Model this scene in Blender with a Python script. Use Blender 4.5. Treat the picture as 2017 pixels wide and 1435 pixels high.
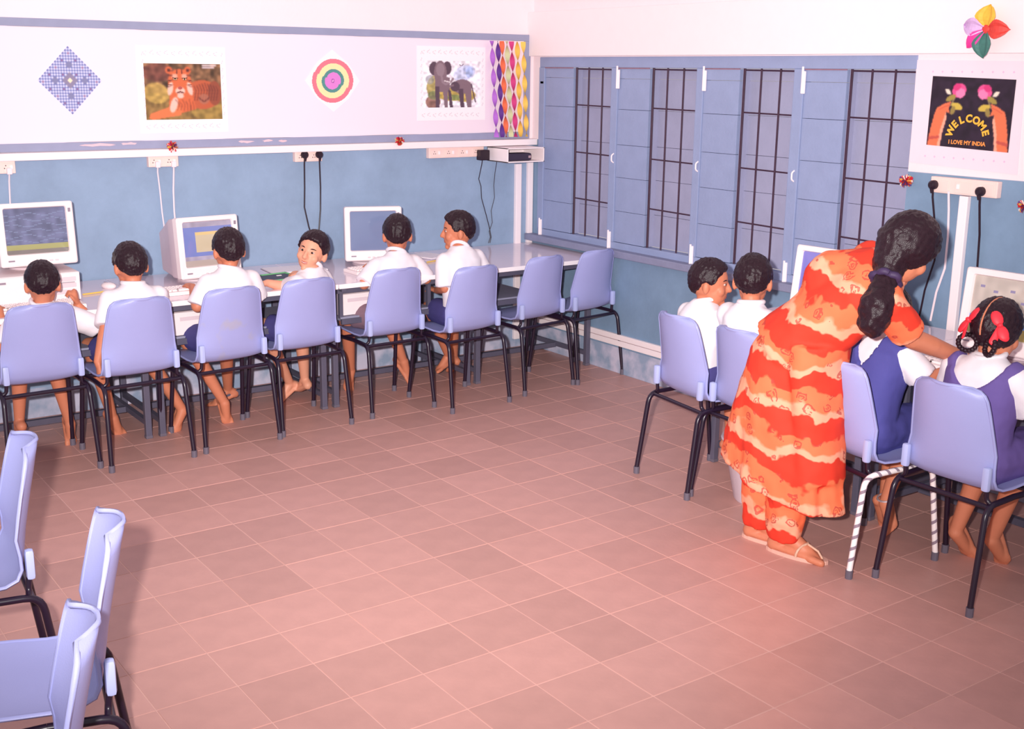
import bpy, bmesh, math, random
import numpy as np
from mathutils import Vector, Matrix, noise as mnoise

random.seed(7)
for o in list(bpy.data.objects):
    bpy.data.objects.remove(o, do_unlink=True)
scene = bpy.context.scene
COL = scene.collection

# ------------------------------------------------------------------ camera
CAM = Vector((-4.9129, -6.6886, 1.9))
YAW, PITCH, ROLL, FPX = 0.61897, 0.24221, -0.011725, 2329.19
IMW, IMH = 2017, 1435
fw = Vector((math.sin(YAW) * math.cos(PITCH), math.cos(YAW) * math.cos(PITCH), -math.sin(PITCH)))
rt = Vector((math.cos(YAW), -math.sin(YAW), 0))
dn = fw.cross(rt)
r2 = rt * math.cos(ROLL) + dn * math.sin(ROLL)
d2 = -rt * math.sin(ROLL) + dn * math.cos(ROLL)
cd = bpy.data.cameras.new('camera')
cam = bpy.data.objects.new('camera', cd)
COL.objects.link(cam)
cd.sensor_fit = 'HORIZONTAL'
cd.sensor_width = 36
cd.lens = FPX / IMW * 36
cam.matrix_world = Matrix(((r2.x, -d2.x, -fw.x, CAM.x), (r2.y, -d2.y, -fw.y, CAM.y),
                           (r2.z, -d2.z, -fw.z, CAM.z), (0, 0, 0, 1)))
scene.camera = cam

# ------------------------------------------------------------------ light
world = bpy.data.worlds.new('world')
scene.world = world
world.use_nodes = True
bgn = world.node_tree.nodes['Background']
bgn.inputs[0].default_value = (1.0, 0.90, 0.95, 1)
bgn.inputs[1].default_value = 0.56
# the photographer's flash: a small lamp just above and left of the lens
fl = bpy.data.lights.new('camera_flash', 'SPOT')
fl.energy = 1900
fl.color = (1.0, 0.95, 0.93)
fl.spot_size = math.radians(80)
fl.spot_blend = 1.0
fl.shadow_soft_size = 0.035
flo = bpy.data.objects.new('camera_flash', fl)
COL.objects.link(flo)
flo.location = CAM - r2 * 0.16 - d2 * 0.10
aim = Vector((-1.0, -0.6, 1.75)) - flo.location
flo.rotation_euler = aim.to_track_quat('-Z', 'Y').to_euler()

scene.view_settings.view_transform = 'Standard'
scene.view_settings.look = 'None'
scene.view_settings.exposure = 0.0
scene.view_settings.gamma = 1.0
scene.view_settings.use_curve_mapping = False


# ------------------------------------------------------------------ helpers
def lin(c):
    out = []
    for v in c[:3]:
        v = v / 255.0
        out.append(v / 12.92 if v <= 0.04045 else ((v + 0.055) / 1.055) ** 2.4)
    return tuple(out)


def proj(p):
    v = Vector(p) - CAM
    z = v.dot(fw)
    if z < 0.05:
        return None
    return (IMW / 2 + FPX * v.dot(r2) / z, IMH / 2 + FPX * v.dot(d2) / z, z)


MATS = {}


def mat(name, c, rough=0.6, var=0.06, scale=18.0, bump=0.0, bscale=None, metal=0.0, spec=0.35, coat=0.0,
        rand=0.0, emit=None):
    """plain procedural material: colour with a soft noise mottling and optional fine relief"""
    if name in MATS:
        return MATS[name]
    m = bpy.data.materials.new(name)
    m.use_nodes = True
    nt = m.node_tree
    b = nt.nodes['Principled BSDF']
    b.inputs['Roughness'].default_value = rough
    b.inputs['Metallic'].default_value = metal
    b.inputs['Specular IOR Level'].default_value = spec
    b.inputs['Coat Weight'].default_value = coat
    L = lin(c)
    tc = nt.nodes.new('ShaderNodeTexCoord')
    nz = nt.nodes.new('ShaderNodeTexNoise')
    nz.inputs['Scale'].default_value = scale
    nz.inputs['Detail'].default_value = 4
    nt.links.new(tc.outputs['Object'], nz.inputs['Vector'])
    mx = nt.nodes.new('ShaderNodeMix')
    mx.data_type = 'RGBA'
    mx.inputs['A'].default_value = (*[v * (1 - var) for v in L], 1)
    mx.inputs['B'].default_value = (*[min(1, v * (1 + var)) for v in L], 1)
    nt.links.new(nz.outputs['Fac'], mx.inputs['Factor'])
    last = mx.outputs['Result']
    if rand:
        oi = nt.nodes.new('ShaderNodeObjectInfo')
        hs = nt.nodes.new('ShaderNodeHueSaturation')
        mr = nt.nodes.new('ShaderNodeMapRange')
        mr.inputs['To Min'].default_value = 1 - rand
        mr.inputs['To Max'].default_value = 1 + rand
        nt.links.new(oi.outputs['Random'], mr.inputs['Value'])
        nt.links.new(mr.outputs[0], hs.inputs['Value'])
        nt.links.new(last, hs.inputs['Color'])
        last = hs.outputs['Color']
    nt.links.new(last, b.inputs['Base Color'])
    if bump:
        bn = nt.nodes.new('ShaderNodeBump')
        bn.inputs['Strength'].default_value = bump
        bn.inputs['Distance'].default_value = 0.01
        n2 = nt.nodes.new('ShaderNodeTexNoise')
        n2.inputs['Scale'].default_value = bscale or scale * 4
        n2.inputs['Detail'].default_value = 5
        nt.links.new(tc.outputs['Object'], n2.inputs['Vector'])
        nt.links.new(n2.outputs['Fac'], bn.inputs['Height'])
        nt.links.new(bn.outputs['Normal'], b.inputs['Normal'])
    if emit:
        b.inputs['Emission Color'].default_value = (*L, 1)
        b.inputs['Emission Strength'].default_value = emit
    MATS[name] = m
    return m


def attr_mat(name, rough=0.6, emit=0.0, coat=0.0):
    """print / screen material: colour comes from the mesh's own printed colour attribute"""
    if name in MATS:
        return MATS[name]
    m = bpy.data.materials.new(name)
    m.use_nodes = True
    nt = m.node_tree
    b = nt.nodes['Principled BSDF']
    a = nt.nodes.new('ShaderNodeVertexColor')
    a.layer_name = 'Col'
    nt.links.new(a.outputs['Color'], b.inputs['Base Color'])
    b.inputs['Roughness'].default_value = rough
    b.inputs['Specular IOR Level'].default_value = 0.4
    b.inputs['Coat Weight'].default_value = coat
    b.inputs['Coat Roughness'].default_value = 0.06
    if emit:
        nt.links.new(a.outputs['Color'], b.inputs['Emission Color'])
        b.inputs['Emission Strength'].default_value = emit
    MATS[name] = m
    return m


def V(*a):
    return Vector(a if len(a) > 1 else a[0])


class MB:
    """collects shapes; build() links them as one mesh object"""

    def __init__(self):
        self.v, self.f, self.m = [], [], []
        self.cur = 0

    def add(self, vs, fs):
        n = len(self.v)
        self.v += [tuple(p) for p in vs]
        self.f += [tuple(i + n for i in q) for q in fs]
        self.m += [self.cur] * len(fs)
        return self

    def box(self, c, s, rz=0.0, bev=0.0, M=None):
        bm = bmesh.new()
        bmesh.ops.create_cube(bm, size=1)
        for v in bm.verts:
            v.co = Vector((v.co.x * s[0], v.co.y * s[1], v.co.z * s[2]))
        if bev:
            bmesh.ops.bevel(bm, geom=list(bm.edges), offset=min(bev, min(s) * 0.45), segments=2, affect='EDGES', profile=0.6)
        T = M if M is not None else Matrix.Translation(Vector(c)) @ Matrix.Rotation(rz, 4, 'Z')
        bm.verts.index_update()
        self.add([T @ v.co for v in bm.verts], [[v.index for v in f.verts] for f in bm.faces])
        bm.free()
        return self

    def loft(self, rings, cap=True, close=True):
        """rings: list of equally long point lists"""
        n = len(rings[0])
        vs = [p for r in rings for p in r]
        fs = []
        for i in range(len(rings) - 1):
            for j in range(n if close else n - 1):
                k = (j + 1) % n
                fs.append((i * n + j, i * n + k, (i + 1) * n + k, (i + 1) * n + j))
        if cap and close:
            fs.append(tuple(range(n))[::-1])
            fs.append(tuple((len(rings) - 1) * n + j for j in range(n)))
        return self.add(vs, fs)

    def tube(self, pts, r, n=8):
        """swept tube through points; r is a radius or a list of radii"""
        pts = [Vector(p) for p in pts]
        R = r if isinstance(r, (list, tuple)) else [r] * len(pts)
        rings, up = [], None
        for i, p in enumerate(pts):
            t = (pts[min(i + 1, len(pts) - 1)] - pts[max(i - 1, 0)]).normalized()
            if up is None:
                up = Vector((0, 0, 1)) if abs(t.z) < 0.9 else Vector((1, 0, 0))
            a = t.cross(up).normalized()
            up = a.cross(t).normalized()
            rings.append([p + (a * math.cos(2 * math.pi * j / n) + up * math.sin(2 * math.pi * j / n)) * R[i] for j in range(n)])
        return self.loft(rings)

    def cap(self, a, b, ra, rb, n=14, flat=1.0, side=None, end=True):
        """tapered limb segment with rounded ends (end=False: flat cut at b)"""
        a, b = Vector(a), Vector(b)
        d = (b - a)
        L = d.length
        if L < 1e-5:
            d = Vector((0, 0, 1))
        d.normalize()
        s = Vector(side) if side is not None else (Vector((1, 0, 0)) if abs(d.x) < 0.8 else Vector((0, 1, 0)))
        u = (s - d * s.dot(d)).normalized()
        w = d.cross(u)
        rings = []
        for k in range(5):
            ph = -math.pi / 2 + math.pi / 2 * (k + 0.35) / 4.35
            rings.append((a + d * ra * math.sin(ph), ra * math.cos(ph)))
        if end:
            for k in range(5):
                ph = math.pi / 2 * k / 4.35
                rings.append((b + d * rb * math.sin(ph), rb * math.cos(ph)))
        else:
            rings.append((b, rb))
        return self.loft([[c + (u * math.cos(2 * math.pi * j / n) + w * math.sin(2 * math.pi * j / n) * flat) * r for j in range(n)] for c, r in rings])

    def ell(self, c, ax, n=16, m=10):
        """ellipsoid from three axis vectors"""
        c = Vector(c)
        x, y, z = [Vector(a) for a in ax]
        rings = []
        for i in range(m + 1):
            ph = -math.pi / 2 + math.pi * (i + (0.12 if i == 0 else -0.12 if i == m else 0)) / m
            rings.append([c + x * math.cos(ph) * math.cos(2 * math.pi * j / n) + y * math.cos(ph) * math.sin(2 * math.pi * j / n) + z * math.sin(ph) for j in range(n)])
        return self.loft(rings)

    def build(self, name, mats, parent=None, smooth=False, world=False, kind=None, label=None):
        me = bpy.data.meshes.new(name)
        vs = self.v
        loc = Vector((0, 0, 0))
        if parent is None:
            xs = np.array(vs)
            loc = Vector(((xs[:, 0].min() + xs[:, 0].max()) / 2, (xs[:, 1].min() + xs[:, 1].max()) / 2, xs[:, 2].min()))
            vs = [(p[0] - loc.x, p[1] - loc.y, p[2] - loc.z) for p in vs]
        elif world:
            W = (parent.matrix_basis if parent.parent is None else parent.parent.matrix_basis @ parent.matrix_basis).inverted()
            vs = [tuple(W @ Vector(p)) for p in vs]
        me.from_pydata(vs, [], self.f)
        for m in (mats if isinstance(mats, (list, tuple)) else [mats]):
            me.materials.append(m)
        me.polygons.foreach_set('material_index', self.m)
        if smooth:
            me.polygons.foreach_set('use_smooth', [True] * len(self.f))
            try:
                me.set_sharp_from_angle(angle=math.radians(smooth if smooth is not True else 50))
            except Exception:
                pass
        me.update()
        o = bpy.data.objects.new(name, me)
        COL.objects.link(o)
        o.location = loc
        if parent is not None:
            o.parent = parent
        if kind:
            o['kind'] = kind
        if label:
            o['label'] = label
        return o


def tag(o, label, cat=None, group=None, kind=None):
    o['label'] = label
    if cat:
        o['category'] = cat
    if group:
        o['group'] = group
    if kind:
        o['kind'] = kind
    return o


def thing(name, label, cat, loc=(0, 0, 0), rz=0.0, group=None, kind=None):
    o = bpy.data.objects.new(name, None)
    o.empty_display_size = 0.1
    COL.objects.link(o)
    o.location = loc
    o.rotation_euler = (0, 0, rz)
    if kind:
        o['kind'] = kind
    return tag(o, label, cat, group)


def copy_tree(o, parent=None):
    c = o.copy()
    COL.objects.link(c)
    c.parent = parent
    for ch in list(o.children):
        copy_tree(ch, c)
    return c


def fillet(pts, r, n=5):
    """rounds the inner corners of a polyline"""
    pts = [Vector(p) for p in pts]
    out = [pts[0]]
    for i in range(1, len(pts) - 1):
        a, b, c = pts[i - 1], pts[i], pts[i + 1]
        d1, d2_ = (a - b), (c - b)
        k = min(r, d1.length * 0.45, d2_.length * 0.45)
        p, q = b + d1.normalized() * k, b + d2_.normalized() * k
        for j in range(n + 1):
            t = j / n
            out.append(p * (1 - t) ** 2 + b * 2 * t * (1 - t) + q * t * t)
    out.append(pts[-1])
    return out


def sag(a, b, drop, n=10, wob=0.0):
    a, b = Vector(a), Vector(b)
    out = []
    for i in range(n + 1):
        t = i / n
        p = a.lerp(b, t) + Vector((0, 0, -drop * 4 * t * (1 - t)))
        p += Vector((wob * math.sin(9 * t + a.x * 7), 0, 0))
        out.append(p)
    return out


# ------------------------------------------------------------- flat prints
class Paint:
    """small raster of printed colour, laid onto a grid mesh as its colour attribute"""

    def __init__(self, w, h, c, nz=0.0, seed=1):
        self.w, self.h = w, h
        self.a = np.ones((h, w, 3)) * np.array(c, float)
        self.yy, self.xx = np.mgrid[0:h, 0:w] + 0.5
        self.rng = np.random.RandomState(seed)
        if nz:
            self.noise(nz)

    def put(self, mask, c, al=1.0):
        k = (mask * al)[..., None]
        self.a = self.a * (1 - k) + np.array(c, float) * k
        return self

    def e(self, cx, cy, rx, ry, c, rot=0, al=1.0):
        t = math.radians(rot)
        x, y = self.xx - cx, self.yy - cy
        u = (x * math.cos(t) + y * math.sin(t)) / rx
        v = (-x * math.sin(t) + y * math.cos(t)) / ry
        return self.put((u * u + v * v < 1).astype(float), c, al)

    def p(self, pts, c, al=1.0):
        m = np.zeros((self.h, self.w), bool)
        n = len(pts)
        for i in range(n):
            x1, y1 = pts[i]
            x2, y2 = pts[(i + 1) % n]
            if y1 == y2:
                continue
            cond = ((self.yy < y1) != (self.yy < y2)) & (self.xx < (x2 - x1) * (self.yy - y1) / (y2 - y1) + x1)
            m ^= cond
        return self.put(m.astype(float), c, al)

    def l(self, pts, wd, c, al=1.0):
        for (x1, y1), (x2, y2) in zip(pts[:-1], pts[1:]):
            dx, dy = x2 - x1, y2 - y1
            t = np.clip(((self.xx - x1) * dx + (self.yy - y1) * dy) / (dx * dx + dy * dy + 1e-9), 0, 1)
            d = np.hypot(self.xx - x1 - t * dx, self.yy - y1 - t * dy)
            self.put((d < wd / 2).astype(float), c, al)
        return self

    def noise(self, amp, cell=5):
        n = self.rng.rand(self.h // cell + 2, self.w // cell + 2)
        n = np.kron(n, np.ones((cell, cell)))[:self.h, :self.w]
        for _ in range(cell):
            n = (n + np.roll(n, 1, 0) + np.roll(n, -1, 0) + np.roll(n, 1, 1) + np.roll(n, -1, 1)) / 5
        n = (n - n.mean()) / (n.std() + 1e-9)
        self.a = np.clip(self.a * (1 + amp * n[..., None]), 0, 255)
        return self

    def blur(self, n=1):
        for _ in range(n):
            q = np.pad(self.a, ((1, 1), (1, 1), (0, 0)), mode='edge')
            self.a = (q[1:-1, 1:-1] * 2 + q[:-2, 1:-1] + q[2:, 1:-1] + q[1:-1, :-2] + q[1:-1, 2:]) / 6
        return self

    def mesh(self, name, m, TL, TR, BL, parent, bulge=None, world=True, keep=None):
        TL, TR, BL = Vector(TL), Vector(TR), Vector(BL)
        w, h = self.w, self.h
        ex, ey = (TR - TL), (BL - TL)
        nrm = ey.cross(ex).normalized()
        me = bpy.data.meshes.new(name)
        vs = []
        for j in range(h + 1):
            for i in range(w + 1):
                u, v = i / w, j / h
                q = TL + ex * u + ey * v
                if bulge:
                    q = q + nrm * bulge * (1 - (2 * u - 1) ** 2) * (1 - (2 * v - 1) ** 2)
                vs.append(q)
        if parent is not None and world:
            W = (parent.matrix_basis if parent.parent is None else parent.parent.matrix_basis @ parent.matrix_basis).inverted()
            vs = [W @ q for q in vs]
        kp = np.ones((h, w), bool) if keep is None else keep
        fs = [(j * (w + 1) + i, (j + 1) * (w + 1) + i, (j + 1) * (w + 1) + i + 1, j * (w + 1) + i + 1) for j in range(h) for i in range(w) if kp[j, i]]
        me.from_pydata([tuple(q) for q in vs], [], fs)
        ca = me.color_attributes.new('Col', 'BYTE_COLOR', 'CORNER')
        s = np.clip(self.a, 0, 255)[kp] / 255.0
        rgba = np.ones((len(s), 4), np.float32)
        rgba[:, :3] = s
        ca.data.foreach_set('color_srgb', np.repeat(rgba, 4, axis=0).ravel())
        me.materials.append(m)
        me.update()
        o = bpy.data.objects.new(name, me)
        COL.objects.link(o)
        o.parent = parent
        return o


def text_mb(mb, s, size, place, thick=0.0):
    """adds flat lettering to mb; place maps (x, y) in the text plane to a 3D point"""
    cu = bpy.data.curves.new('lettering', 'FONT')
    cu.body = s
    cu.size = size
    cu.align_x = 'CENTER'
    cu.offset = thick
    cu.resolution_u = 3
    o = bpy.data.objects.new('lettering', cu)
    COL.objects.link(o)
    dg = bpy.context.evaluated_depsgraph_get()
    me = bpy.data.meshes.new_from_object(o.evaluated_get(dg))
    mb.add([place(v.co.x, v.co.y) for v in me.vertices], [list(p.vertices) for p in me.polygons])
    bpy.data.objects.remove(o, do_unlink=True)
    bpy.data.meshes.remove(me)


def remesh(mb, voxel, smooth=3, disp=0.0, freq=14.0, seed=0.0, fn=None):
    """fuses the overlapping closed shapes of mb into one continuous surface; returns a mesh"""
    me = bpy.data.meshes.new('fuse')
    me.from_pydata(mb.v, [], mb.f)
    bm = bmesh.new()
    bm.from_mesh(me)
    bmesh.ops.recalc_face_normals(bm, faces=bm.faces)
    bm.to_mesh(me)
    bm.free()
    o = bpy.data.objects.new('fuse', me)
    COL.objects.link(o)
    md = o.modifiers.new('r', 'REMESH')
    md.mode = 'VOXEL'
    md.voxel_size = voxel
    if smooth:
        sm = o.modifiers.new('s', 'SMOOTH')
        sm.factor = 0.5
        sm.iterations = smooth
    dg = bpy.context.evaluated_depsgraph_get()
    out = bpy.data.meshes.new_from_object(o.evaluated_get(dg))
    bpy.data.objects.remove(o, do_unlink=True)
    bpy.data.meshes.remove(me)
    if disp or fn:
        n = len(out.vertices)
        co = np.empty(n * 3, np.float32)
        no = np.empty(n * 3, np.float32)
        out.vertices.foreach_get('co', co)
        out.vertices.foreach_get('normal', no)
        co, no = co.reshape(-1, 3), no.reshape(-1, 3)
        for i in range(n):
            d = 0.0
            if disp:
                p = Vector(co[i]) * freq + Vector((seed, seed * 0.7, 0))
                d += disp * mnoise.noise(p) + disp * 0.5 * mnoise.noise(p * 2.3)
            if fn:
                d += fn(co[i])
            if d:
                co[i] += no[i] * d
        out.vertices.foreach_set('co', co.ravel())
    out.polygons.foreach_set('use_smooth', [True] * len(out.polygons))
    out.update()
    return out


def mesh_child(name, me, m, parent, label=None):
    """links a world-space mesh as a part of its thing"""
    W = (parent.matrix_basis if parent.parent is None else parent.parent.matrix_basis @ parent.matrix_basis).inverted()
    me.transform(W)
    me.name = name
    me.materials.clear()
    me.materials.append(m)
    o = bpy.data.objects.new(name, me)
    COL.objects.link(o)
    o.parent = parent
    if label:
        o['label'] = label
    return o


# ================================================================== SETTING
def wall_mat(name, blue, base=True):
    m = bpy.data.materials.new(name)
    m.use_nodes = True
    nt = m.node_tree
    b = nt.nodes['Principled BSDF']
    b.inputs['Roughness'].default_value = 0.75
    b.inputs['Specular IOR Level'].default_value = 0.2
    g = nt.nodes.new('ShaderNodeNewGeometry')
    sx = nt.nodes.new('ShaderNodeSeparateXYZ')
    nt.links.new(g.outputs['Position'], sx.inputs[0])
    nz = nt.nodes.new('ShaderNodeTexNoise')
    nz.inputs['Scale'].default_value = 3.2
    nz.inputs['Detail'].default_value = 6
    nz.inputs['Roughness'].default_value = 0.62
    nt.links.new(g.outputs['Position'], nz.inputs['Vector'])

    def mixc(f, A, B):
        x = nt.nodes.new('ShaderNodeMix')
        x.data_type = 'RGBA'
        for k, q in (('A', A), ('B', B)):
            if isinstance(q, tuple):
                x.inputs[k].default_value = (*q, 1)
            else:
                nt.links.new(q, x.inputs[k])
        nt.links.new(f, x.inputs['Factor'])
        return x.outputs['Result']

    def step(z, w=0.002, src=None):
        r = nt.nodes.new('ShaderNodeMapRange')
        r.inputs['From Min'].default_value = z - w
        r.inputs['From Max'].default_value = z + w
        nt.links.new(src or sx.outputs['Z'], r.inputs['Value'])
        return r.outputs[0]
    L = lin(blue)
    bl = mixc(step(0.5, 0.22, nz.outputs['Fac']), tuple(v * 0.86 for v in L), tuple(v * 1.12 for v in L))
    # pale, patchy whitewash left along the foot of the wall
    n2 = nt.nodes.new('ShaderNodeTexNoise')
    n2.inputs['Scale'].default_value = 7
    n2.inputs['Detail'].default_value = 5
    nt.links.new(g.outputs['Position'], n2.inputs['Vector'])
    foot = mixc(step(0.5, 0.1, n2.outputs['Fac']), lin((150, 165, 190)), lin((205, 200, 220)))
    low = mixc(step(0.168), foot, bl)
    up = mixc(step(0.5, 0.3, nz.outputs['Fac']), lin((243, 224, 228)), lin((247, 229, 232)))
    fin = mixc(step(1.456), low, up)
    nt.links.new(fin, b.inputs['Base Color'])
    bn = nt.nodes.new('ShaderNodeBump')
    bn.inputs['Strength'].default_value = 0.12
    bn.inputs['Distance'].default_value = 0.01
    n3 = nt.nodes.new('ShaderNodeTexNoise')
    n3.inputs['Scale'].default_value = 45
    n3.inputs['Detail'].default_value = 6
    nt.links.new(g.outputs['Position'], n3.inputs['Vector'])
    nt.links.new(n3.outputs['Fac'], bn.inputs['Height'])
    nt.links.new(bn.outputs['Normal'], b.inputs['Normal'])
    return m


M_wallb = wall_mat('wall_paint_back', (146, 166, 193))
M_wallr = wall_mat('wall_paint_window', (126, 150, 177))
M_white = mat('white_paint', (247, 232, 234), 0.6, 0.02)
M_blue = mat('blue_gloss_paint', (148, 159, 194), 0.45, 0.10, 9, bump=0.15, bscale=60)
M_blue2 = mat('weathered_blue_paint', (160, 160, 188), 0.6, 0.12, 7, bump=0.15, bscale=40)
M_rust = mat('bar_iron', (66, 42, 60), 0.55, 0.3, 40)
M_rusty = mat('rusty_joint', (150, 110, 125), 0.7, 0.2, 30)
M_sill = mat('sill_paint', (138, 140, 168), 0.6, 0.14, 14, bump=0.2)
M_tile = mat('terracotta_cement_tile', (204, 153, 143), 0.42, 0.13, 9, bump=0.05, bscale=50, rand=0.09, spec=0.4)
M_grout = mat('grout', (222, 175, 165), 0.8, 0.1, 30)
M_pvc = mat('white_pvc', (255, 238, 240), 0.4, 0.02)

WL = -5.6  # left end of the back wall
WN = -6.0  # near end of the window wall
# floor slab with tiles as pieces
T = 0.263
fb = MB().box((-2.7, -2.9, -0.0515), (6.0, 6.2, 0.10))
floor = fb.build('floor', M_grout, kind='structure')
tiles = []
for i in range(-14, 7):
    for j in range(-14, 11):
        x1 = min(-1.80 + T * (i + 1), -0.001)
        x0 = -1.80 + T * i
        y1 = min(-2.636 + T * (j + 1), -0.001)
        y0 = -2.636 + T * j
        if x1 - x0 < 0.02 or y1 - y0 < 0.02 or x0 < -5.6 or y0 < -6.0:
            continue
        ok = False
        dz = 99
        for p in ((x0, y0), (x1, y0), (x0, y1), (x1, y1)):
            q = proj((p[0], p[1], 0))
            if q and -20 < q[0] < IMW + 20 and -20 < q[1] < IMH + 20:
                ok = True
                dz = min(dz, q[2])
        tiles.append((not ok, dz, x0, x1, y0, y1))
tiles.sort()
tme = None
rest = MB()
for k, (hid, dz, x0, x1, y0, y1) in enumerate(tiles):
    if k < 300 and not hid:
        if tme is None:
            tb = MB().box((0, 0, -0.004), (T - 0.004, T - 0.004, 0.008), bev=0.0015)
            o = tb.build('tile', M_tile, floor)
            tme = o.data
        else:
            o = bpy.data.objects.new('tile', tme)
            COL.objects.link(o)
            o.parent = floor
        o.location = Vector(((x0 + x1) / 2, (y0 + y1) / 2, random.uniform(-0.0006, 0.0004))) - floor.location
        o.scale = ((x1 - x0) / T, (y1 - y0) / T, 1)
    else:
        rest.box(((x0 + x1) / 2, (y0 + y1) / 2, -0.004), (x1 - x0 - 0.005, y1 - y0 - 0.005, 0.008))
if rest.v:
    rest.build('tile_field', M_tile, floor, world=True, kind='stuff')

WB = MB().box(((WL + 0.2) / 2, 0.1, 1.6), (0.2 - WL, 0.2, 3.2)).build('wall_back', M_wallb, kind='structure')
wy0, wy1, wz0, wz1 = -0.083, -3.079, 0.774, 2.0
wr = MB()
wr.box((0.1, wy0 / 2, 1.6), (0.2, -wy0, 3.2))
wr.box((0.1, (wy1 + WN) / 2, 1.6), (0.2, wy1 - WN, 3.2))
wr.box((0.1, (wy0 + wy1) / 2, wz0 / 2), (0.2, wy0 - wy1, wz0))
wr.box((0.1, (wy0 + wy1) / 2, (wz1 + 3.2) / 2), (0.2, wy0 - wy1, 3.2 - wz1))
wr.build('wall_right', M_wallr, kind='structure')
# plastered lintel band over the windows
MB().box((-0.024, WN / 2, 2.148), (0.048, -WN, 0.285), bev=0.004).build('trim_1', M_white, kind='structure')
# sill
MB().box((-0.03, -1.58, 0.787), (0.07, 3.14, 0.045), bev=0.006).build('trim_2', M_sill, kind='structure')

# windows: four bays in one painted frame
MB().box((0.03, (wy0 + wy1) / 2, 1.967), (0.07, wy0 - wy1, 0.066), bev=0.004).build('trim_3', M_blue, kind='structure')
MB().box((0.03, (wy0 + wy1) / 2, 0.815), (0.07, wy0 - wy1, 0.07), bev=0.004).build('trim_4', M_blue, kind='structure')
bays = [(-0.083, -0.142, -0.445, -0.461, -0.839, True), (-0.839, -0.90, -1.188, -1.203, -1.598, True),
        (-1.598, -1.655, -1.932, -1.948, -2.327, True), (-2.327, -2.395, -2.668, -2.682, -3.079, True)]
zl = [0.852, 1.05, 1.262, 1.465, 1.682, 1.868, 1.932]
wlab = ['barred window bay nearest the room corner', 'second barred window bay from the room corner',
        'third barred window bay, behind the two boys', 'barred window bay beside the welcome poster']
for k, (s0, s1, p1, g0, g1, _) in enumerate(bays):
    w = thing('window_%d' % (k + 1), wlab[k], None, (0, (s0 + g1) / 2, wz0), kind='structure')
    MB().box((0.02, (s0 + s1) / 2, 1.392), (0.06, s0 - s1, 1.084), bev=0.004).build('stile', M_blue, w, world=True)
    MB().box((0.045, p1 - 0.007, 1.392), (0.05, 0.012, 1.08)).build('jamb', M_blue2, w, world=True)
    for a, b in zip(zl[:-1], zl[1:]):
        MB().box((0.014 + random.uniform(-0.002, 0.002), (s1 + p1) / 2, (a + b) / 2), (0.03, s1 - p1 - 0.002, b - a - 0.0018), bev=0.002).build('plank', M_blue, w, world=True)
        MB().box((0.080, (s0 + g1) / 2, (a + b) / 2), (0.03, s0 - g1 - 0.002, b - a - 0.0018), bev=0.0015).build('shutter_plank', M_blue2, w, world=True)
    MB().box((0.045, g1 + 0.004, 1.392), (0.05, 0.008, 1.08)).build('jamb', M_blue2, w, world=True)
    # top joint showing as a rusty line over the fixed leaf
    MB().box((-0.004, (s1 + p1) / 2, 1.931), (0.006, s1 - p1, 0.006)).build('joint_strip', M_rusty, w, world=True)
    for yb in (g0 - 0.006, g0 - 0.13, g0 - 0.268):
        rr = 0.0075 if yb > g0 - 0.02 else 0.0055
        MB().tube([(0.012, yb, 0.842), (0.012, yb, 1.938)], rr, 6).build('upright_bar', M_rust, w, world=True)
    for zb in (1.926, 1.698, 1.394, 1.092):
        MB().tube([(0.016, g0, zb), (0.016, g1 + 0.006, zb - 0.004)], 0.0045, 6).build('cross_bar', M_rust, w, world=True)
    # tower bolts and pull handle on the fixed leaf
    if k > 0:
        bo = MB().box((-0.012, s0 - 0.070, 1.865), (0.012, 0.022, 0.115), bev=0.004).build('bolt', M_pvc, w, world=True)
        MB().tube([(-0.022, s0 - 0.070, 1.81), (-0.022, s0 - 0.070, 1.945)], 0.006, 8).build('bolt_rod', M_pvc, bo, world=True)
    ys = s0 - (0.045 if k == 0 else 0.030)
    bo = MB().box((-0.012, ys, 0.86), (0.012, 0.026, 0.11), bev=0.004).build('bolt', M_pvc, w, world=True)
    MB().tube([(-0.022, ys, 0.79), (-0.022, ys, 0.925)], 0.006, 8).build('bolt_rod', M_pvc, bo, world=True)
    if k > 0:
        hy = s0 - 0.045
        MB().tube(fillet([(-0.008, hy, 1.352), (-0.026, hy, 1.362), (-0.026, hy, 1.398), (-0.008, hy, 1.408)], 0.012), 0.0048, 8).build('pull_handle', M_pvc, w, smooth=True, world=True)
    if k == 0:
        MB().box((-0.006, -0.115, 1.835), (0.008, 0.04, 0.02), bev=0.003).build('hinge', M_rusty, w, world=True)

# two runs of cable trunking low on the window wall
for z, nm, lb in ((0.243, 'trim_5', 'upper'), (0.203, 'trim_6', 'lower')):
    MB().box((-0.011, WN / 2 - 0.03, z), (0.022, -WN - 0.06, 0.036), bev=0.003).build(nm, M_pvc, kind='structure')
# ledge below the notice board
MB().box(((WL - 0.005) / 2, -0.035, 1.438), (-WL - 0.005, 0.07, 0.040), bev=0.004).build('trim_7', M_white, kind='structure')


# ================================================================== CHAIRS
M_shell = mat('lavender_plastic', (158, 161, 212), 0.42, 0.04, 6, bump=0.06, bscale=220, spec=0.4)
M_lug = mat('pale_lavender_plastic', (176, 184, 230), 0.4, 0.03)
M_tube = mat('black_enamel_tube', (34, 20, 40), 0.3, 0.15, spec=0.5)
M_foot = mat('grey_rubber', (104, 96, 110), 0.6, 0.1)
M_wrap = mat('white_wrapped_tape', (250, 238, 238), 0.6, 0.05)
M_wrapd = mat('grey_tape_edge', (150, 130, 145), 0.6, 0.1)


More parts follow.
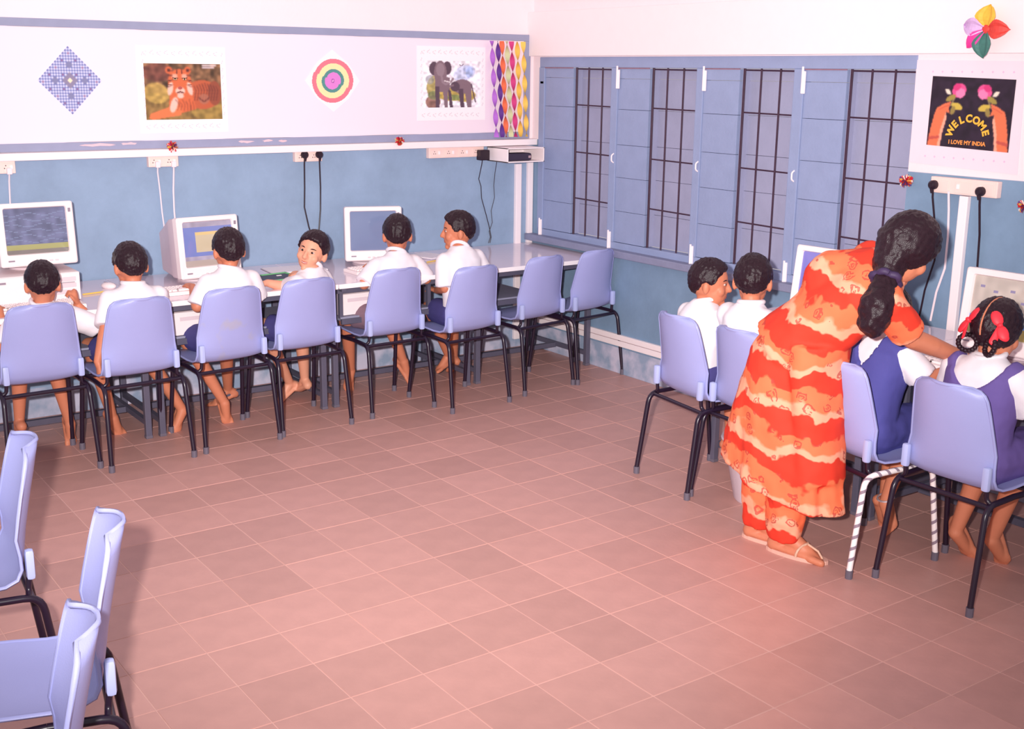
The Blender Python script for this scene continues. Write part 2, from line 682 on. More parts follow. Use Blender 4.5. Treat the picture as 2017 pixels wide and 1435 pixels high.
def chair_shell():
    prof = [(0.475, 0.415), (0.462, 0.437), (0.435, 0.449), (0.36, 0.450), (0.28, 0.444), (0.20, 0.437), (0.145, 0.438), (0.108, 0.452),
            (0.086, 0.482), (0.073, 0.525), (0.062, 0.58), (0.050, 0.64), (0.037, 0.70), (0.025, 0.75), (0.016, 0.785), (0.011, 0.803), (0.008, 0.814), (0.006, 0.819)]
    hw = [0.165, 0.186, 0.196, 0.200, 0.200, 0.196, 0.192, 0.188, 0.185, 0.181, 0.176, 0.169, 0.161, 0.154, 0.148, 0.139, 0.122, 0.090]
    nu = 14
    P = np.zeros((len(prof), nu + 1, 3))
    for i, ((y, z), w) in enumerate(zip(prof, hw)):
        back = min(1, max(0, (z - 0.44) / 0.14)) if i > 5 else 0
        for j in range(nu + 1):
            u = -1 + 2 * j / nu
            P[i, j] = (u * w, y + back * 0.045 * abs(u) ** 2.4, z + (1 - back) * 0.014 * abs(u) ** 3 + (back * 0.010 * (1 - u * u) if i > 13 else 0))
    # outward normals (under / behind)
    N = np.zeros_like(P)
    for i in range(len(prof)):
        for j in range(nu + 1):
            a = P[min(i + 1, len(prof) - 1), j] - P[max(i - 1, 0), j]
            b = P[i, min(j + 1, nu)] - P[i, max(j - 1, 0)]
            n = np.cross(a, b)
            N[i, j] = n / (np.linalg.norm(n) + 1e-9)
    th = 0.006
    top, bot = P, P + N * th * np.sign(-N[4, 7, 2])
    mb = MB()
    n1 = nu + 1
    vs = [tuple(p) for p in top.reshape(-1, 3)] + [tuple(p) for p in bot.reshape(-1, 3)]
    off = len(prof) * n1
    fs = []
    for i in range(len(prof) - 1):
        for j in range(nu):
            a, b, c, d = i * n1 + j, i * n1 + j + 1, (i + 1) * n1 + j + 1, (i + 1) * n1 + j
            fs.append((a, d, c, b))
            fs.append((a + off, b + off, c + off, d + off))
    rim = [j for j in range(n1)] + [i * n1 + nu for i in range(1, len(prof))] + [(len(prof) - 1) * n1 + j for j in range(nu - 1, -1, -1)] + [i * n1 for i in range(len(prof) - 2, 0, -1)]
    for a, b in zip(rim, rim[1:] + rim[:1]):
        fs.append((a, b, b + off, a + off))
    mb.add(vs, fs)
    # rolled flange round the rim
    mid = [(Vector(vs[a]) + Vector(vs[a + off])) / 2 for a in rim]
    mb.tube(mid + mid[:1], 0.0065, 6)
    return mb


def leg_path(sx, front):
    if not front:
        return fillet([(sx * 0.208, 0.0, 0.03), (sx * 0.196, 0.052, 0.405), (sx * 0.196, 0.22, 0.412)], 0.05)
    return fillet([(sx * 0.208, 0.445, 0.03), (sx * 0.196, 0.395, 0.405), (sx * 0.196, 0.22, 0.412)], 0.05)


def make_chair(wrapped=False):
    t = thing('shell_chair', '', 'chair')
    chair_shell().build('seat_shell', M_shell, t, smooth=60)
    for s in (-1, 1):
        MB().box((s * 0.172, 0.072, 0.500), (0.030, 0.026, 0.092), bev=0.011).build('lug', M_lug, t, smooth=40)
        MB().tube(fillet([(s * 0.196, 0.085, 0.405), (s * 0.174, 0.082, 0.42), (s * 0.172, 0.074, 0.49)], 0.02), 0.009).build('support_post', M_tube, t, smooth=True)
        for fr in (False, True):
            w = wrapped and s == 1
            pa = leg_path(s, fr)
            lg = MB().tube(pa, 0.0115, 10).build('leg', M_wrap if w else M_tube, t, smooth=True)
            f = pa[0]
            MB().tube([(f.x, f.y, 0.0), (f.x, f.y, 0.035)], 0.0145, 10).build('foot_cap', M_foot, lg, smooth=30)
            if w:
                # helical tape wound round the tube
                mb = MB()
                dense = []
                for a, b in zip(pa[:-1], pa[1:]):
                    for q in range(max(1, int((b - a).length / 0.004))):
                        dense.append(a.lerp(b, q / max(1, int((b - a).length / 0.004))))
                vs, fs = [], []
                for q, p in enumerate(dense[6:-2]):
                    tdir = (dense[min(q + 8, len(dense) - 1)] - dense[q + 5]).normalized()
                    a1 = tdir.cross(Vector((1, 0.2, 0))).normalized()
                    a2 = tdir.cross(a1)
                    ang = q * 0.004 / 0.045 * 2 * math.pi
                    c = p + (a1 * math.cos(ang) + a2 * math.sin(ang)) * 0.0128
                    for e in (-0.007, 0.007):
                        vs.append(c + tdir * e)
                    if q:
                        n0 = len(vs) - 4
                        fs.append((n0, n0 + 1, n0 + 3, n0 + 2))
                mb.add(vs, fs)
                mb.build('tape_spiral', M_wrapd, lg)
    MB().tube([(-0.196, 0.075, 0.398), (0.196, 0.075, 0.398)], 0.010).build('rear_bar', M_tube, t, smooth=True)
    MB().tube([(-0.196, 0.365, 0.400), (0.196, 0.365, 0.400)], 0.010).build('front_bar', M_tube, t, smooth=True)
    return t


proto = make_chair()
R90 = -math.pi / 2
chair_spots = [
    (-3.570, -1.06, 0.02, 'lavender shell chair under the boy at the leftmost monitor'),
    (-3.130, -1.150, 0.03, 'lavender shell chair of the boy gripping its seat edge'),
    (-2.645, -1.115, 0.05, 'lavender shell chair with a yellowish stain, in front of the second monitor'),
    (-2.200, -1.072, 0.03, 'lavender shell chair of the boy looking back over his shoulder'),
    (-1.638, -1.030, 0.03, 'lavender shell chair of the boy leaning onto the third monitor desk'),
    (-1.207, -1.185, 0.06, 'lavender shell chair of the boy in navy shorts with crossed feet'),
    (-0.640, -1.090, 0.13, 'empty lavender shell chair second from the window wall'),
    (-0.205, -1.055, 0.13, 'empty lavender shell chair nearest the window wall'),
    (-1.245, -2.770, R90 - 0.13, 'lavender shell chair of the boy facing sideways, far end of window row'),
    (-1.235, -3.155, R90 - 0.06, 'lavender shell chair of the boy in white, half hidden by the woman'),
    (-1.256, -4.228, R90 + 0.0, 'lavender shell chair of the girl with red ribbons'),
    (-4.110, -3.12, math.pi / 2 - 0.09, 'empty lavender chair cut off by the left edge, farther one in foreground'),
    (-4.103, -3.92, math.pi / 2 - 0.20, 'empty lavender foreground chair with tall backrest seen edge on, at lower left'),
    (-4.315, -4.43, math.pi / 2 - 0.21, 'nearest lavender chair, backrest cut off by the lower left corner'),
]
for i, (x, y, rz, lb) in enumerate(chair_spots):
    c = proto if i == 0 else copy_tree(proto)
    c.location = (x, y, 0)
    c.rotation_euler = (0, 0, rz)
    tag(c, lb, 'chair', 'lavender shell chairs')
    if 'stain' in lb:
        for ch in c.children:
            if ch.name.startswith('seat_shell'):
                sm = M_shell.copy()
                sm.name = 'stained_lavender_plastic'
                nt = sm.node_tree
                bs = nt.nodes['Principled BSDF']
                src = bs.inputs['Base Color'].links[0].from_socket
                tcn = nt.nodes.new('ShaderNodeTexCoord')
                n1 = nt.nodes.new('ShaderNodeTexNoise')
                n1.inputs['Scale'].default_value = 9
                n1.inputs['Detail'].default_value = 5
                nt.links.new(tcn.outputs['Object'], n1.inputs['Vector'])
                gd = nt.nodes.new('ShaderNodeVectorMath')
                gd.operation = 'DISTANCE'
                gd.inputs[1].default_value = (0.0, 0.06, 0.60)
                nt.links.new(tcn.outputs['Object'], gd.inputs[0])
                sb = nt.nodes.new('ShaderNodeMath')
                sb.operation = 'SUBTRACT'
                nt.links.new(n1.outputs['Fac'], sb.inputs[0])
                nt.links.new(gd.outputs['Value'], sb.inputs[1])
                mr = nt.nodes.new('ShaderNodeMapRange')
                mr.inputs['From Min'].default_value = 0.43
                mr.inputs['From Max'].default_value = 0.56
                mr.inputs['To Max'].default_value = 0.38
                nt.links.new(sb.outputs[0], mr.inputs['Value'])
                mx = nt.nodes.new('ShaderNodeMix')
                mx.data_type = 'RGBA'
                nt.links.new(mr.outputs[0], mx.inputs['Factor'])
                nt.links.new(src, mx.inputs['A'])
                mx.inputs['B'].default_value = (*lin((178, 168, 150)), 1)
                nt.links.new(mx.outputs['Result'], bs.inputs['Base Color'])
                ch.material_slots[0].link = 'OBJECT'
                ch.material_slots[0].material = sm
c = make_chair(True)
c.location = (-1.318, -3.765, 0)
c.rotation_euler = (0, 0, R90 + -0.17)
tag(c, 'lavender shell chair with white tape wound around its right legs', 'chair', 'lavender shell chairs')

# ================================================================== DESKS
M_lam = mat('white_laminate', (240, 222, 232), 0.10, 0.03, 10, spec=0.5)
M_edge = mat('white_edge_band', (255, 242, 244), 0.4, 0.02)
M_steel = mat('dark_grey_steel', (92, 88, 106), 0.45, 0.12, 12)
M_shelf = mat('grey_shelf_board', (150, 148, 170), 0.5, 0.06)
M_pcs = mat('ivory_plastic', (250, 232, 232), 0.45, 0.03)
M_pcd = mat('darker_ivory_plastic', (226, 204, 210), 0.5, 0.03)  # darker, greyer tone of the ivory plastic, for housings and small parts
M_slot = mat('slot_grey', (150, 135, 150), 0.5, 0.05)


def make_desk(wd, label, grp, loc, rz, shelf=None):
    """local: x along the wall, +y to the wall (back edge at y=0)"""
    t = thing('computer_desk', label, 'desk', loc, rz, grp)
    D = 0.845
    MB().box((0, -D / 2, 0.734), (wd, D, 0.020), bev=0.002).build('table_top', M_lam, t)
    MB().box((0, -D - 0.002, 0.732), (wd, 0.006, 0.026), bev=0.002).build('edge_band', M_edge, t)
    MB().box((0, -D + 0.06, 0.703), (wd - 0.03, 0.025, 0.040)).build('apron', M_steel, t)
    MB().box((0, -0.06, 0.703), (wd - 0.06, 0.025, 0.040)).build('apron', M_steel, t)
    for s in (-1, 1):
        x = s * (wd / 2 - 0.035)
        for y in (-0.70, -0.06):
            lg = MB().box((x, y, 0.365), (0.032, 0.032, 0.71), bev=0.003).build('leg', M_steel, t)
            MB().box((x, y, 0.008), (0.036, 0.036, 0.016), bev=0.003).build('foot_cap', M_foot, lg)
        MB().box((x, -0.38, 0.085), (0.025, 0.61, 0.028)).build('side_rail', M_steel, t)
        MB().box((x, -0.44, 0.712), (0.03, 0.80, 0.024)).build('top_rail', M_steel, t)
    MB().box((0, -0.36, 0.080), (wd - 0.09, 0.030, 0.030)).build('stretcher', M_steel, t)
    if shelf:
        a, b = shelf
        MB().box(((a + b) / 2, -0.53, 0.532), (b - a, 0.50, 0.022), bev=0.002).build('lower_shelf', M_shelf, t)
        MB().box(((a + b) / 2, -0.785, 0.518), (b - a, 0.02, 0.03)).build('shelf_rail', M_steel, t)
        for x in (a + 0.01, b - 0.01):
            for y in (-0.76, -0.30):
                MB().box((x, y, 0.63), (0.022, 0.022, 0.19)).build('hanger', M_steel, t)
    return t


gb, gr = 'computer desks along the blue back wall', 'computer desks along the window wall'
make_desk(0.950, 'white topped steel desk in the room corner, nothing standing on it', gb, (-0.482, -0.008, 0), 0.0, (-0.42, -0.02))
make_desk(0.980, 'white topped steel desk carrying the third monitor on the back wall', gb, (-1.452, -0.008, 0), 0.0, (-0.45, 0.15))
make_desk(1.020, 'white topped steel desk carrying the second monitor and a green framed slate', gb, (-2.457, -0.008, 0), 0.0, (-0.44, 0.48))
make_desk(0.980, 'white topped steel desk at the left edge, carrying a monitor on a desktop case', gb, (-3.462, -0.008, 0), 0.0, (-0.42, 0.40))
make_desk(0.960, 'white topped steel desk by the window, in front of the two boys', gr, (-0.07, -3.085, 0), R90, (-0.35, 0.0))
make_desk(1.000, 'white topped steel desk by the window, in front of the girl with ribbons', gr, (-0.07, -4.07, 0), R90, (-0.30, 0.1))

# ================================================================== COMPUTERS
M_scr = attr_mat('crt_screen', 0.12, 0.35, 0.6)
M_dark = mat('dark_vent', (70, 55, 70), 0.6, 0.1)


def screen_paint(kind):
    if kind == 'waves':
        p = Paint(60, 44, (98, 100, 128), 0.06)
        for k in range(6):
            p.l([(x, 6 + k * 5.2 + 1.4 * math.sin(x * 0.2 + k * 1.7)) for x in range(0, 61, 3)], 0.8, (120, 130, 160), 0.6)
        p.put((p.yy > 35).astype(float), (150, 146, 100))
        p.put((p.yy > 40).astype(float), (120, 112, 110))
    elif kind == 'dialog':
        p = Paint(60, 44, (150, 142, 160), 0.04)
        p.put(((p.yy > 5) & (p.yy < 34)).astype(float), (108, 118, 172))
        p.put(((p.yy > 10) & (p.yy < 30) & (p.xx > 14) & (p.xx < 50)).astype(float), (180, 165, 140))
        p.put(((p.yy > 10) & (p.yy < 13) & (p.xx > 14) & (p.xx < 50)).astype(float), (196, 170, 120))
        p.put((p.yy > 38).astype(float), (160, 146, 140))
    elif kind == 'plain':
        p = Paint(40, 30, (108, 118, 150), 0.0)
    elif kind == 'violet':
        p = Paint(40, 30, (118, 112, 180), 0.0)
    else:
        p = Paint(60, 46, (178, 164, 156), 0.03)
        for cx, cy in ((8, 8), (20, 11), (34, 9), (22, 19), (44, 17)):
            p.e(cx, cy, 2.2, 1.0, (130, 120, 150))
        p.put((p.yy > 37).astype(float), (150, 130, 80))
        p.l([(0, 33), (10, 35), (22, 36), (60, 35)], 4, (100, 130, 190))
        p.e(7, 30, 4, 5, (150, 150, 160))
        p.e(12, 32, 3, 3, (110, 120, 170))
    return p


def crt(label, loc, rz, w, h, tilt, kind, logo='l'):
    """local: faces -y, base on the surface it stands on (loc.z)"""
    t = thing('crt_monitor', label, 'monitor', loc, rz, 'crt monitors')
    RX = Matrix.Rotation(-tilt, 4, 'X')
    zc = h / 2 + 0.035

    def L(x, y, z):
        return Matrix.Translation((0, 0, zc)) @ RX @ Vector((x, y, z))
    d = 0.36

    def rr(wd, hg, y, dz=0.0, rad=0.012):
        pts = []
        for cx, cy, a0 in ((1, 1, 0), (-1, 1, 90), (-1, -1, 180), (1, -1, 270)):
            for k in range(4):
                a = math.radians(a0 + 30 * k)
                pts.append(L(cx * (wd / 2 - rad) + rad * math.cos(a), y, cy * (hg / 2 - rad) + rad * math.sin(a) + dz))
        return pts
    body = MB()
    body.loft([rr(w - 0.004, h - 0.004, 0.045), rr(w - 0.012, h - 0.012, 0.12), rr(w * 0.90, h * 0.92, 0.16), rr(w * 0.74, h * 0.74, 0.30, -0.015), rr(w * 0.68, h * 0.66, d, -0.02)])
    body.build('housing', M_pcd, t, smooth=35)
    bz = MB()
    sw, sh, dz = w * 0.80, h * 0.72, h * 0.055
    bz.loft([rr(w, h, 0.05), rr(w, h, 0.006), rr(w - 0.012, h - 0.012, 0.0), rr(sw + 0.008, sh + 0.008, 0.002, dz, 0.01), rr(sw, sh, 0.014, dz, 0.008)], cap=False)
    bz.build('bezel', M_pcs, t, smooth=35)
    p = screen_paint(kind)
    p.mesh('screen', M_scr, L(-sw / 2 - 0.001, 0.013, sh / 2 + dz), L(sw / 2 + 0.001, 0.013, sh / 2 + dz), L(-sw / 2 - 0.001, 0.013, -sh / 2 + dz), t, bulge=0.009, world=False)
    bt = MB()
    for k in range(5):
        q = L(-0.03 + k * 0.028, -0.002, -h / 2 + 0.022)
        bt.box(q, (0.016, 0.008, 0.007), bev=0.002)
    bt.build('button_row', M_pcd, t)
    q = L(-w / 2 + 0.05 if logo == 'l' else w / 2 - 0.05, -0.001, -h / 2 + 0.03)
    MB().box(q, (0.03, 0.004, 0.007)).build('badge', M_slot, t)
    q = L(w / 2 - 0.02, -0.001, h / 2 - 0.045)
    MB().box(q, (0.012, 0.004, 0.02)).build('badge', M_slot, t)
    MB().loft([[(0.11 * math.cos(a) * k, 0.18 + 0.10 * math.sin(a) * k, z) for a in [2 * math.pi * j / 20 for j in range(20)]] for k, z in ((1.0, 0.0), (1.0, 0.012), (0.75, 0.022), (0.6, 0.045))]).build('swivel_base', M_pcd, t, smooth=40)
    return t


DZ = 0.745
t = thing('desktop_case', 'ivory horizontal desktop computer case under the leftmost monitor', 'computer case', (-3.47, -0.34, DZ), 0.0)
MB().box((0, 0, 0.072), (0.43, 0.42, 0.144), bev=0.006).build('body', M_pcs, t)
fp = MB().box((0, -0.213, 0.072), (0.424, 0.012, 0.138), bev=0.004).build('front_panel', M_pcs, t)
for z in (0.112, 0.080, 0.048):
    MB().box((0.12, -0.220, z), (0.145, 0.004, 0.022), bev=0.001).build('drive_bay', M_pcd, fp)
MB().box((0.12, -0.2225, 0.095), (0.13, 0.003, 0.003)).build('slot', M_slot, fp)
MB().box((-0.16, -0.220, 0.115), (0.03, 0.003, 0.010)).build('badge', M_slot, fp)
crt('crt monitor with wavy blue screen standing on the desktop case', (-3.425, -0.47, DZ + 0.145), 0.0, 0.372, 0.315, 0.10, 'waves')
crt('crt monitor showing a pale dialog on blue, beside the slate', (-2.515, -0.44, DZ), 0.10, 0.365, 0.335, 0.10, 'dialog')
crt('crt monitor with plain grey blue screen, right one on back wall', (-1.470, -0.40, DZ), -0.36, 0.345, 0.325, 0.03, 'plain')
crt('crt monitor with violet screen, half hidden behind the woman', (-0.50, -3.03, DZ), R90 + 0.05, 0.37, 0.33, 0.12, 'violet')
crt('crt monitor with beige picture on screen, in front of the ribboned girl', (-0.45, -3.94, DZ), R90 + 0.02, 0.40, 0.34, 0.10, 'paint')


def keyboard(label, loc, rz):
    t = thing('keyboard', label, 'keyboard', loc, rz, 'keyboards')
    MB().loft([[(x * k, y * k2, z) for x, y in ((-0.225, -0.08), (0.225, -0.08), (0.225, 0.08), (-0.225, 0.08))] for k, k2, z in ((1, 1, 0), (1, 1, 0.012), (0.99, 0.97, 0.018))]).build('case', M_pcs, t)
    for r in range(5):
        for c_ in range(15):
            if r == 4 and 3 < c_ < 10:
                continue
            MB().box((-0.2 + c_ * 0.0205, 0.055 - r * 0.025, 0.023), (0.016, 0.019, 0.010), bev=0.003).build('key', M_pcs if (r + c_) % 7 else M_pcd, t)
        for c_ in range(4):
            MB().box((0.132 + c_ * 0.0205, 0.055 - r * 0.025, 0.023), (0.016, 0.019, 0.010), bev=0.003).build('key', M_pcs, t)
    MB().box((-0.098, -0.045, 0.023), (0.115, 0.019, 0.010), bev=0.003).build('space_bar', M_pcs, t)
    return t


keyboard('white keyboard on the left desk, in front of the desktop case', (-3.52, -0.70, DZ), 0.02)
keyboard('white keyboard in front of the dialog screen, beside the third boy', (-2.66, -0.62, DZ), 0.06)
keyboard('white keyboard under the hand of the boy at the right back monitor', (-1.49, -0.55, DZ), 0.02)
keyboard('white keyboard on the window desk, under the hand of the woman', (-0.72, -3.98, DZ), R90)


def tower(label, loc, rz, sz=(0.19, 0.40, 0.13)):
    t = thing('pc_case', label, 'computer case', loc, rz, 'computer cases on the lower shelves')
    MB().box((0, 0, sz[2] / 2), sz, bev=0.005).build('body', M_pcd, t)
    f = MB().box((0, -sz[1] / 2 - 0.006, sz[2] / 2), (sz[0] - 0.004, 0.014, sz[2] - 0.004), bev=0.004).build('front_panel', M_pcs, t)
    MB().box((0, -sz[1] / 2 - 0.014, sz[2] * 0.7), (sz[0] * 0.7, 0.003, 0.02)).build('drive_bay', M_pcd, f)
    MB().box((sz[0] * 0.3, -sz[1] / 2 - 0.014, sz[2] * 0.35), (0.015, 0.004, 0.015), bev=0.002).build('power_button', M_slot, f)


tower('ivory computer case on the shelf under the second monitor desk', (-2.70, -0.56, 0.5435), 0.0, (0.36, 0.40, 0.125))
tower('ivory computer case on the shelf under the third monitor desk', (-1.74, -0.55, 0.5435), 0.0, (0.30, 0.40, 0.125))

# things lying on the desks
t = thing('slate', 'black writing slate with a green frame on the back desk', 'slate', (-2.165, -0.49, DZ), 0.12)
MB().box((0, 0, 0.005), (0.24, 0.19, 0.006)).build('slate_panel', mat('slate_black', (70, 66, 84), 0.5, 0.1), t)
for c_, s in (((0, 0.1, 0.006), (0.28, 0.02, 0.012)), ((0, -0.1, 0.006), (0.28, 0.02, 0.012)), ((0.13, 0, 0.006), (0.02, 0.2, 0.012)), ((-0.13, 0, 0.006), (0.02, 0.2, 0.012))):
    MB().box(c_, s, bev=0.003).build('frame_rail', mat('green_plastic', (120, 196, 130), 0.4, 0.03), t)
MB().box((0.05, 0.03, 0.0095), (0.03, 0.012, 0.004), bev=0.001).build('chalk_stub', M_pvc, t)
M_paper = mat('white_paper', (246, 236, 240), 0.7, 0.02)
M_yel = mat('yellow_lacquer', (236, 196, 96), 0.45, 0.05)
t = thing('exercise_book', 'thin white exercise book on the desk behind the boy in profile', 'book', (-0.99, -0.24, DZ), 0.3)
MB().box((0, 0, 0.0015), (0.17, 0.21, 0.003)).build('cover', mat('book_cover', (196, 186, 206), 0.5, 0.04), t)
MB().box((0.002, 0, 0.006), (0.162, 0.202, 0.006)).build('page_block', M_paper, t)
MB().box((0, 0, 0.010), (0.17, 0.21, 0.002)).build('cover', M_paper, t)
t = thing('notebook', 'pale notebook lying open left of the third monitor', 'book', (-1.93, -0.26, DZ), -0.1)
MB().box((-0.085, 0, 0.004), (0.168, 0.21, 0.007)).build('page_block', M_paper, t)
MB().box((0.085, 0, 0.004), (0.168, 0.21, 0.007)).build('page_block', M_paper, t)
MB().box((0, 0, 0.0004), (0.35, 0.22, 0.0008)).build('cover', mat('book_cover2', (150, 140, 160), 0.6), t)


def pencil(label, loc, rz):
    t = thing('pencil', label, 'pencil', loc, rz, 'pencils on the desks')
    MB().tube([(-0.07, 0, 0.0045), (0.065, 0, 0.0045)], 0.0045, 6).build('barrel', M_yel, t)
    MB().tube([(0.065, 0, 0.0045), (0.082, 0, 0.0045)], [0.0045, 0.0008], 6).build('tip', mat('pencil_wood', (214, 170, 140)), t)


pencil('yellow pencil on the desk between the first two boys', (-3.15, -0.43, DZ), 0.2)
pencil('yellow pencil on the desk in front of the exercise book', (-1.06, -0.43, DZ), 0.3)
pencil('yellow pencil beside the keyboard of the second monitor', (-2.98, -0.56, DZ), 0.2)
t = thing('mouse', 'small white computer mouse on the desk beside the second boy', 'mouse', (-3.04, -0.30, DZ), 0.5)
MB().ell((0, 0, 0.012), ((0.028, 0, 0), (0, 0.048, 0), (0, 0, 0.019))).build('shell', M_pcs, t, smooth=True)
MB().box((0, 0.018, 0.030), (0.003, 0.03, 0.003)).build('button_split', M_slot, t)

# pale bin standing behind the woman's legs
t = thing('waste_bin', 'pale grey tapered plastic bin half hidden behind the trousers of the woman', 'bin', (-0.985, -3.16, 0))
rg = []
for z, r in ((0.0, 0.115), (0.01, 0.122), (0.27, 0.178), (0.285, 0.190), (0.295, 0.190), (0.29, 0.172), (0.02, 0.112)):
    rg.append([(r * math.cos(2 * math.pi * k / 24), r * math.sin(2 * math.pi * k / 24), z) for k in range(24)])
MB().loft(rg).build('tub', mat('pale_grey_plastic', (214, 196, 206), 0.5, 0.04), t, smooth=40)
MB().tube([(0.186 * math.cos(2 * math.pi * k / 24), 0.186 * math.sin(2 * math.pi * k / 24), 0.293) for k in range(25)], 0.008, 6).build('rim', mat('pale_grey_plastic', (214, 196, 206)), t, smooth=True)

# ================================================================== BACK WALL FITTINGS
M_sheet = mat('notice_sheet', (243, 224, 235), 0.65, 0.015, 3)
M_bord = mat('board_border_paint', (152, 154, 182), 0.55, 0.10, 10)
M_peel = mat('peeled_plaster', (222, 190, 200), 0.8, 0.08)
nb = thing('notice_board', 'long pale notice board with blue painted border across the back wall', 'notice board', (-2.8, -0.006, 1.46))
MB().box((-2.8, -0.008, 2.124), (5.53, 0.016, 0.042), bev=0.002).build('border_rail', M_bord, nb, world=True)
MB().box((-2.8, -0.008, 1.482), (5.53, 0.016, 0.044), bev=0.002).build('border_rail', M_bord, nb, world=True)
MB().box((-0.061, -0.008, 1.803), (0.052, 0.016, 0.60), bev=0.002).build('border_rail', M_bord, nb, world=True)
for a, b in ((-5.55, -4.10), (-4.10, -2.78), (-2.78, -1.44), (-1.44, -0.087)):
    # pinned paper sheets with slightly wavy upper and lower edges
    nseg = 24
    fr, bk = [], []
    for top in (0, 1):
        for k in range(nseg + 1):
            x = a + (b - a) * k / nseg
            z = (2.103 + 0.004 * math.sin(x * 9 + a) + (0.004 if k % 24 in (0, 1) else 0)) if top else (1.504 - 0.003 * math.sin(x * 7))
            fr.append((x, -0.010, z))
    mbs = MB()
    nn = nseg + 1
    mbs.add(fr + [(x, -0.004, z) for x, y, z in fr], [(k, k + 1, nn + k + 1, nn + k) for k in range(nseg)])
    mbs.build('sheet', M_sheet, nb, world=True)
for xa, xb, z in ((-3.08, -2.86, 1.487), (-2.84, -2.74, 1.490), (-2.16, -2.05, 1.486), (-2.00, -1.93, 1.488), (-1.90, -1.84, 1.485)):
    n = 14
    mbp = MB()
    rg = [((xa + xb) / 2 + (xb - xa) / 2 * math.cos(2 * math.pi * k / n) * random.uniform(0.7, 1.1), -0.0168, z + 0.008 * math.sin(2 * math.pi * k / n) * random.uniform(0.5, 1.3)) for k in range(n)]
    mbp.add(rg, [tuple(range(n))[::-1]])
    mbp.build('peeled_patch', M_peel, nb, world=True)

M_print = attr_mat('colour_print', 0.55)


def vine_paper(w, h, bw, seed=3):
    p = Paint(w, h, (247, 240, 243))
    rng = np.random.RandomState(seed)
    for x in range(6, w - 6, 8):
        for y0 in (bw * 0.5, h - bw * 0.5):
            s = 1 if (x // 8) % 2 else -1
            p.l([(x, y0), (x + 4, y0 - 3 * s)], 0.9, (225, 205, 215))
            p.l([(x, y0), (x + 5, y0 + 2 * s)], 0.9, (232, 212, 220))
    for y in range(10, h - 10, 8):
        for x0 in (bw * 0.35, w - bw * 0.35):
            p.l([(x0, y), (x0 + 2, y - 4)], 0.9, (228, 208, 218))
    return p


def on_back(x0, x1, z0, z1, y):
    return (x0, y, z1), (x1, y, z1), (x0, y, z0)


# diamond pattern
t = thing('diamond_chart', 'blue and white checked paper diamond pinned on the notice board', 'wall decoration', (-3.085, -0.012, 1.652))
p = Paint(72, 72, (214, 212, 238))
for i in range(24):
    for j in range(24):
        k = (i + j) % 2
        c_ = (116, 122, 180) if k == 0 else (214, 212, 238)
        if (i % 5 == 2 and j % 5 == 2):
            c_ = (150, 110, 150)
        for (a, b) in ((6, 6), (17, 17), (6, 17), (17, 6)):
            if abs(i - a) < 2 and abs(j - b) < 2:
                c_ = (130, 130, 170)
        if abs(i - 11.5) < 3 and abs(j - 11.5) < 3:
            c_ = (140, 130, 160)
        if abs(i - 11.5) < 1.2 and abs(j - 11.5) < 1.2:
            c_ = (240, 226, 190)
        p.put(((p.xx // 3 == i) & (p.yy // 3 == j)).astype(float), c_)
cx, cz, hx, hz = -3.082, 1.830, 0.168, 0.178
MB().add([(cx, -0.0105, cz + hz), (cx + hx, -0.0105, cz), (cx, -0.0105, cz - hz), (cx - hx, -0.0105, cz), (cx, -0.0125, cz + hz), (cx + hx, -0.0125, cz), (cx, -0.0125, cz - hz), (cx - hx, -0.0125, cz)],
         [(0, 1, 2, 3), (7, 6, 5, 4), (0, 4, 5, 1), (1, 5, 6, 2), (2, 6, 7, 3), (3, 7, 4, 0)]).build('paper', M_paper, t, world=True)
p.blur(1)
p.mesh('print', M_print, (cx, -0.0130, cz + hz), (cx + hx, -0.0130, cz), (cx - hx, -0.0130, cz), t)


def framed_print(name, label, x0, x1, z0, z1, pic, px, y=-0.0125):
    t = thing(name, label, 'poster', ((x0 + x1) / 2, y, z0))
    MB().box(((x0 + x1) / 2, y + 0.001, (z0 + z1) / 2), (x1 - x0, 0.003, z1 - z0)).build('backing', M_paper, t, world=True)
    vp = vine_paper(100, 92, 14)
    vp.mesh('mount', M_print, *on_back(x0, x1, z0, z1, y - 0.0008), t)
    a, b, c_, d = px
    pic.mesh('print', M_print, *on_back(a, b, c_, d, y - 0.0016), t)
    return t


# tiger
p = Paint(110, 76, (118, 84, 60), 0.18, 4)
p.put((p.yy > 40).astype(float), (150, 118, 62), 0.7)
p.e(16, 40, 18, 14, (196, 160, 84), 10, 0.8)
p.e(95, 66, 30, 12, (160, 130, 66), 0, 0.7)
p.e(20, 12, 24, 12, (120, 60, 58), 0, 0.6)
p.noise(0.08, 4)
ORG, DRK, CRM = (214, 104, 64), (92, 42, 40), (240, 190, 174)
p.e(82, 42, 27, 20, (190, 92, 60))
p.e(100, 40, 10, 17, (150, 76, 56))
p.p([(35, 40), (66, 36), (72, 62), (40, 70), (32, 62)], ORG)
p.p([(6, 68), (36, 58), (52, 60), (50, 70), (10, 76), (4, 74)], (230, 120, 74))
p.e(40, 56, 5, 11, CRM, 18)
for k in range(9):
    x = 70 + k * 4
    p.l([(x, 26 + abs(k - 4)), (x + 3, 36), (x, 50)], 1.3, DRK, 0.7)
p.e(84, 48, 8, 7, (170, 110, 90), 0, 0.7)
p.l([(76, 46), (84, 52), (92, 46)], 1.2, DRK)
p.e(50, 26, 17, 19, ORG)
p.e(35, 9, 5, 5, ORG).e(62, 9, 5, 5, ORG).e(35, 9, 2.5, 2.5, DRK).e(62, 9, 2.5, 2.5, DRK)
